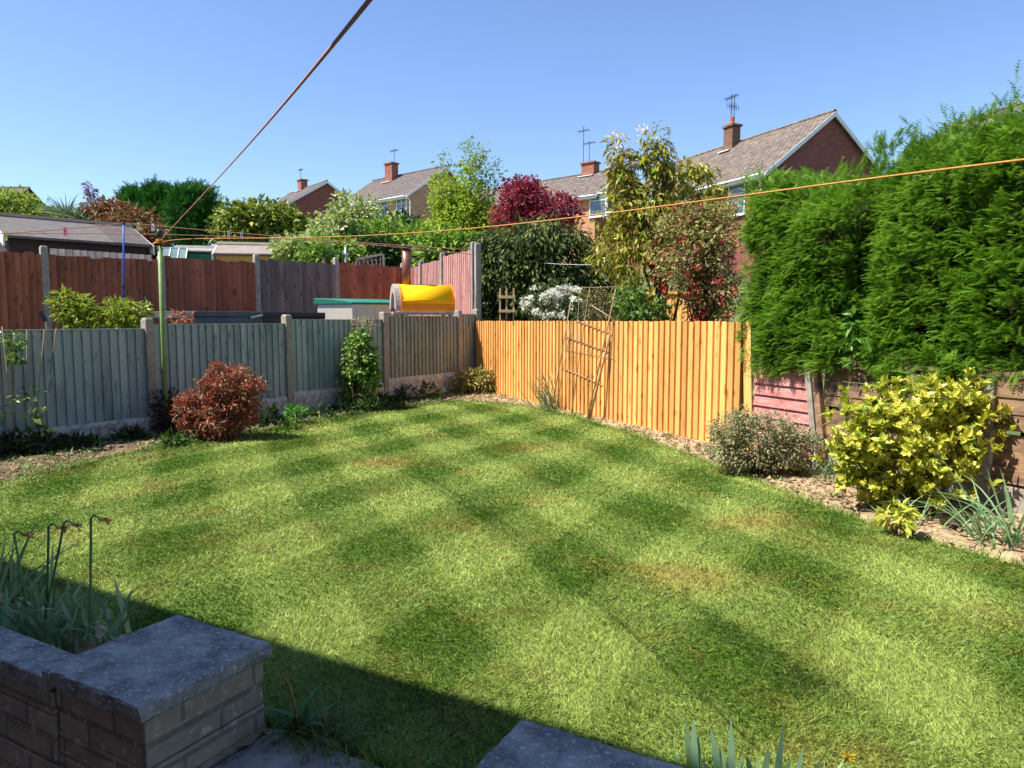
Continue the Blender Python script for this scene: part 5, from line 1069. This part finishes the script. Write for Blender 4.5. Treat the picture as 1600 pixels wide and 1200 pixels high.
def pizza_oven():
    Y = 13.55; a = at(617, 488, Y); b = at(704, 488, Y + .36); c = (a + b) / 2; d = nrm((b - a)[:2]); ln = np.linalg.norm((b - a)[:2]); g = .6
    t = thing('pizza_oven', 'barrel shaped outdoor pizza oven in yellow and orange with a tall flue', 'pizza oven', (c[0], c[1], g), math.atan2(d[1], d[0])); zb = c[2] - g; r = .33; top = at(650, 444, Y)[2] - g
    hb = top - zb; hs = hb * .32; yel = MAT('oven_yellow', '#f2b400', '#f6c010', 3, rough=.75, spec=.15); org_ = MAT('oven_orange', '#f58a10', '#fb9418', 3, rough=.6, spec=.3)  # barrel in yellow, side band and rims in orange
    def arch(r_, z0, hh, n=18): return [(r_ * math.cos(math.pi * i / n), z0 + hh * math.sin(math.pi * i / n)) for i in range(n + 1)]
    x0, x1 = -ln / 2 + .06, ln / 2; m = MB(); m.prism(arch(r, zb + hs, hb - hs), x0, x1, ([0, 1, 0], [0, 0, 1], [1, 0, 0])); o = m.build('barrel', yel, t, world=False); [setattr(p, 'use_smooth', len(p.vertices) == 4) for p in o.data.polygons]
    m = MB(); m.box(((x0 + x1) / 2, 0, zb + hs / 2), (x1 - x0, 2 * r + .004, hs)); m.build('side_band', org_, t, world=False)
    for xx in (x0 + .012, x1 - .012):
        m = MB(); pr = arch(r + .008, zb + hs, hb - hs + .008); m.prism([(r + .008, zb), *pr, (-r - .008, zb)], xx - .012, xx + .012, ([0, 1, 0], [0, 0, 1], [1, 0, 0])); m.build('rim', org_, t, world=False)
    wh = MAT('pale_render', '#958a84', '#aaa098', 8, rough=.8)
    # arched mouth at the left end
    m = MB(); n = 16; pr = arch(r * .97, zb + .02, hb * .97, n); pi_ = arch(r * .55, zb + .08, hb * .55, n); V = [(x0 - .10, p, q) for p, q in pr] + [(x0 - .10, p, q) for p, q in pi_] + [(x0, p, q) for p, q in pr] + [(x0, p, q) for p, q in pi_]; k = n + 1
    Fc = []
    for i in range(n): Fc += [(i, i + 1, k + i + 1, k + i), (i, 2 * k + i, 2 * k + i + 1, i + 1), (k + i, k + i + 1, 3 * k + i + 1, 3 * k + i)]
    m.add(V, Fc); m.build('mouth_arch', wh, t, world=False)
    m = MB(); m.prism(arch(r * .56, zb + .06, hb * .56), x0 - .004, x0 - .001, ([0, 1, 0], [0, 0, 1], [1, 0, 0])); m.build('opening', dkmetal, t, world=False)
    m = MB(); m.box((-.02, 0, zb - .02), (ln + .16, 2 * r + .1, .045)); m.box((x0 - .2, 0, zb - .02), (.2, .4, .04)); m.build('hearth', wh, t, world=False, bevel=.004)
    for sx in (-1, 1):
        for sy in (-1, 1): m = MB(); m.box((sx * (ln / 2 - .08), sy * (r - .06), (zb - .05) / 2), (.06, .06, zb - .05)); m.build('leg', dkmetal, t, world=False)
    # flue
    fx = x0 + .17; zt = at(636, 388, Y)[2] - g; m = MB(); m.tube([(fx, 0, zb + hb * .9), (fx, 0, zt)], .085, 16); o = m.build('flue', MAT('copper_brown_pipe', '#7a5044', '#94685a', 5, rough=.4, metal=.4), t, world=False, smooth=True)
    m = MB(); m.tube([(fx, 0, zt), (fx, 0, zt + .05), (fx, 0, zt + .06)], [.11, .11, .02], 16); m.tube([(fx, 0, zb + hb * .88), (fx, 0, zb + hb * .96)], [.12, .09], 16); m.build('flue_cap', dkmetal, o, world=False)
pizza_oven()
def misc():
    t = thing('lattice_panel', 'weathered lattice panel standing crooked above the tall fence', 'trellis', at(578, 415, 18.6)); w_ = MAT('grey_lattice', '#7a6c6a', '#94857f', 10, rough=.9); Y = 18.6
    m = MB(); P = [at(557, 420, Y), at(600, 420, Y), at(599, 397, Y), at(557, 405, Y)]
    for a, b in ((0, 1), (1, 2), (2, 3), (3, 0)): m.bar(P[a], P[b], .04, .05)
    m.build('frame', w_, t)
    m = MB()
    for s_ in np.linspace(.12, .88, 6): m.bar(P[0] * (1 - s_) + P[1] * s_, P[3] * (1 - s_) + P[2] * s_, .02, .025)
    for s_ in (.33, .66): m.bar(P[0] * (1 - s_) + P[3] * s_ + [0, .025, 0], P[1] * (1 - s_) + P[2] * s_ + [0, .025, 0], .02, .025)
    m.build('slats', w_, t)
    Y = 17.9; t = thing('metal_post', 'thin galvanised metal post with a bracket above the tall fence', 'post', at(540, 460, Y)); m = MB(); m.tube([at(540, 460, Y), at(540, 386, Y)], .022, 8); m.build('pole', metal, t, smooth=True); m = MB(); m.bar(at(535, 397, Y - .03), at(546, 397, Y - .03), .03, .04); m.build('bracket', metal, t)
    Y = 9.6; t = thing('garden_lamp', 'small black garden lamp on a stake showing over the fence at the left', 'lamp', at(75, 540, Y)); m = MB(); m.tube([at(75, 540, Y), at(72, 503, Y)], .009, 6); m.build('stake', metal, t); m = MB(); m.bar(at(71, 502, Y), at(62, 486, Y), .055, .045); m.build('lamp_head', MAT('black_plastic', '#1c1c20', '#2a2a2e', 4, rough=.35), t, bevel=.008)
    # low trellis strip in front of the outbuilding wall
    Y = 17.0; t = thing('low_trellis', 'pale timber strip running along the outbuilding wall just above the red fence', 'trellis', at(160, 400, Y)); m = MB(); a, b = at(84, 389, Y), at(231, 399, Y + .8)
    for s_ in np.linspace(0, 1, 14): p = a * (1 - s_) + b * s_; m.box(p - [0, 0, .3], (.17, .03, .62))
    m.build('boards', MAT('silvered_timber', '#857a7c', '#9d9294', 8, rough=.9, rnd=.2), t)
    Y = 10.9; t = thing('garden_tool', 'dark handle of a tool leaning on the tall red fence', 'tool', at(222, 540, Y)); m = MB(); m.tube([at(222, 520, Y), at(219, 470, Y), at(217, 453, Y)], [.012, .012, .022], 6); m.build('handle', dkmetal, t)
misc()

# ------------------------------------------------------------------ CLOTHES POLES, LINES, PEGS
POLE = np.array([(255 - 800) / F * 8.25, 8.25, 0]); ptop = at(249, 362, 8.25)
def pole():
    t = thing('clothes_pole', 'pale green metal clothes pole standing in the left bed', 'clothes pole', POLE); gm = MAT('green_painted_pole', '#6f8a4c', '#88a062', 9, rough=.45, c3='#7c7a60', s3=30)
    m = MB(); m.tube([POLE - [0, 0, .1], (POLE + ptop) / 2, ptop - [0, 0, .07]], [.027, .027, .026], 12); m.build('pole', gm, t, smooth=True)
    m = MB(); m.tube([ptop - [0, 0, .075], ptop - [0, 0, .02], ptop, ptop + [0, 0, .03]], [.036, .038, .034, .02], 12); m.build('cap', MAT('dark_green_cap', '#24352c', '#2f4238', 5, rough=.4), t, smooth=True)
    m = MB(); z = ptop - [0, 0, .11]
    for k in range(3):
        P = [z + [.042 * math.cos(a), .042 * math.sin(a), -.02 + .018 * k + .004 * math.sin(3 * a)] for a in np.linspace(0, 6.28, 14)]; m.tube(P, .007, 6)
    m.tube([z + [-.04, 0, 0], z + [-.07, -.02, -.03], z + [-.03, -.04, -.02], z + [.05, -.03, .01]], .008, 6); m.build('rope_knot', MAT('orange_rope_knot', '#b8722e', '#d08c40', 60, rough=.9), t, smooth=True)
    m = MB(); m.bar(ptop - [.06, .03, .15], ptop - [-.07, .03, .15], .014); m.build('cleat', dkmetal, t)
pole()
rope_o = MAT('orange_rope', '#b87c3a', '#cc9858', 90, rough=.8, bump=.6, bdist=.002); rope_r = MAT('faded_red_rope', '#b07470', '#c89088', 90, rough=.8, bump=.6, bdist=.002); rope_p = MAT('pink_line', '#b87a70', '#c88c80', 50, rough=.8)
def rope(label, pts, r, mat, n=60, name='washing_line', group=None):
    pts = np.array(pts, float); m = MB()      # quadratic through three points
    a, b, c = pts; t = np.linspace(0, 1, n)[:, None]; t1 = np.linalg.norm(b - a) / (np.linalg.norm(b - a) + np.linalg.norm(c - b)); k = (b - a - (c - a) * t1) / (t1 * (t1 - 1)); P = a + (c - a) * t + k * t * (t - 1)
    m.tube(P, r, 6); o = m.build(name, mat, smooth=True, org=P[0]); tag(o, label, 'washing line', group); return P
kn = ptop - np.array([0, 0, .10])
e1 = at(573, 0, 1.35); e1b = e1 + (e1 - at(540, 40, 1.75)) * 1.6
rope('reddish washing line rising steeply from the pole to the top of the photo', [kn, at(420, 190, 3.0), e1b], .0042, rope_r, 90)
r2e = at(1600, 250, 2.0); r2m = at(1000, 326, 3.35)
def bez3():
    pts = [kn + [.03, 0, -.02], at(520, 370, 5.6), at(800, 351, 4.2), at(1100, 312, 3.0), at(1350, 282, 2.4), at(1600, 250, 2.0), at(1800, 226, 1.68)]
    pts = np.array(pts); s = np.concatenate([[0], np.cumsum(np.linalg.norm(np.diff(pts, axis=0), axis=1))]); q = np.linspace(0, s[-1], 90); P = np.stack([np.polyval(np.polyfit(s, pts[:, i], 4), q) for i in range(3)], 1)
    P[0] = pts[0]; m = MB(); m.tube(P, .0034, 6); o = m.build('washing_line', rope_o, smooth=True, org=P[0]); tag(o, 'long orange washing line stretching from the pole across to the right edge', 'washing line')
bez3()
PR = at(193, 348, 11.0)
def prop():
    t = thing('line_prop', 'thin bright blue clothes prop holding up the pink line', 'clothes prop', at(192, 540, 11)); bl = MAT('blue_paint', '#1f4fa8', '#2a5cb8', 5, rough=.4)
    m = MB(); m.tube([at(192, 540, 11), at(193, 430, 11), PR], [.016, .015, .013], 8); m.build('pole', bl, t, smooth=True); m = MB(); m.tube([at(193, 452, 11), at(193, 446, 11)], .02, 8); m.tube([PR - [0, 0, .03], PR + [0, 0, .02]], .018, 8); m.build('fitting', dkmetal, t)
prop()
e_r = at(741, 393, 13.9)
l1a = rope('pink line from the left edge up to the blue prop', [at(-30, 367, 8.6), at(90, 359, 9.6), PR], .006, rope_p, group='neighbour washing lines')
l1b = rope('upper pink line from the blue prop over to the bleached fence', [PR, at(470, 372, 12.4), e_r + [0, 0, .03]], .006, rope_p, group='neighbour washing lines')
l2 = rope('lower pink line passing behind the green pole to the bleached fence', [at(-30, 366, 8.8), at(230, 366, 10.4), e_r - [0, 0, .06]], .006, rope_p, group='neighbour washing lines')
rope('pale double wire strung in the shrubs beyond the orange fence', [at(850, 411, 12.5), at(920, 414, 12), at(985, 413, 11.6)], .0035, metal, 20)
def peg_proto(label, pos, mat):
    t = thing('clothes_peg', label, 'clothes peg', pos, 0, 'pegs left on the lines'); m = MB()
    for s_ in (-1, 1): m.add([(s_ * .004, -.008, .02), (s_ * .012, -.008, .02), (s_ * .016, -.008, -.065), (s_ * .005, -.008, -.065), (s_ * .004, .008, .02), (s_ * .012, .008, .02), (s_ * .016, .008, -.065), (s_ * .005, .008, -.065)], [(0, 1, 2, 3), (7, 6, 5, 4), (0, 4, 5, 1), (1, 5, 6, 2), (2, 6, 7, 3), (3, 7, 4, 0)])
    m.build('jaws', mat, t, world=False); m = MB(); m.tube([(0, -.011, -.01), (0, .011, -.01)], .006, 6); m.build('spring', metal, t, world=False); return t
pegw = MAT('white_peg', '#d8d4c8', '#e6e2d8', 5, rough=.5); pegs = {}
def near_pt(P, u):
    k = (u - 800) / F; return P[np.argmin(np.abs(P[:, 0] / P[:, 1] - k))]
for nm, P, u, c, lab in [('y', l1a, 20, '#b8c080', 'yellow green peg near the left edge'), ('p', l1a, 111, '#e06a90', 'bright pink peg on the line left of the blue prop'), ('c', l1b, 222, '#d8c8a0', 'cream peg between the blue prop and the green pole'), ('b', l1b, 738, '#2f9ac0', 'turquoise peg at the end of the line by the bleached fence')]:
    peg_proto(lab, near_pt(P, u), MAT('peg_' + nm, c, c, 3, rough=.5))
w0 = peg_proto('white peg just above the top of the green pole', near_pt(l1b, 248), pegw)
for P, u, lab in ((l1b, 368, 'white peg, left one of the close pair over the little timber shed'), (l1b, 380, 'white peg, right one of the close pair over the little timber shed'), (l2, 424, 'white peg on the lower line above the beige shed roof'), (l2, 438, 'white peg at the right end of the beige shed roof')):
    copy_thing(w0, near_pt(P, u), .2, lab)
for o in list(COL.objects):
    if o.type == 'EMPTY' and o.get('category') == 'clothes peg': o.scale = (1.3, 1.3, 1.3)
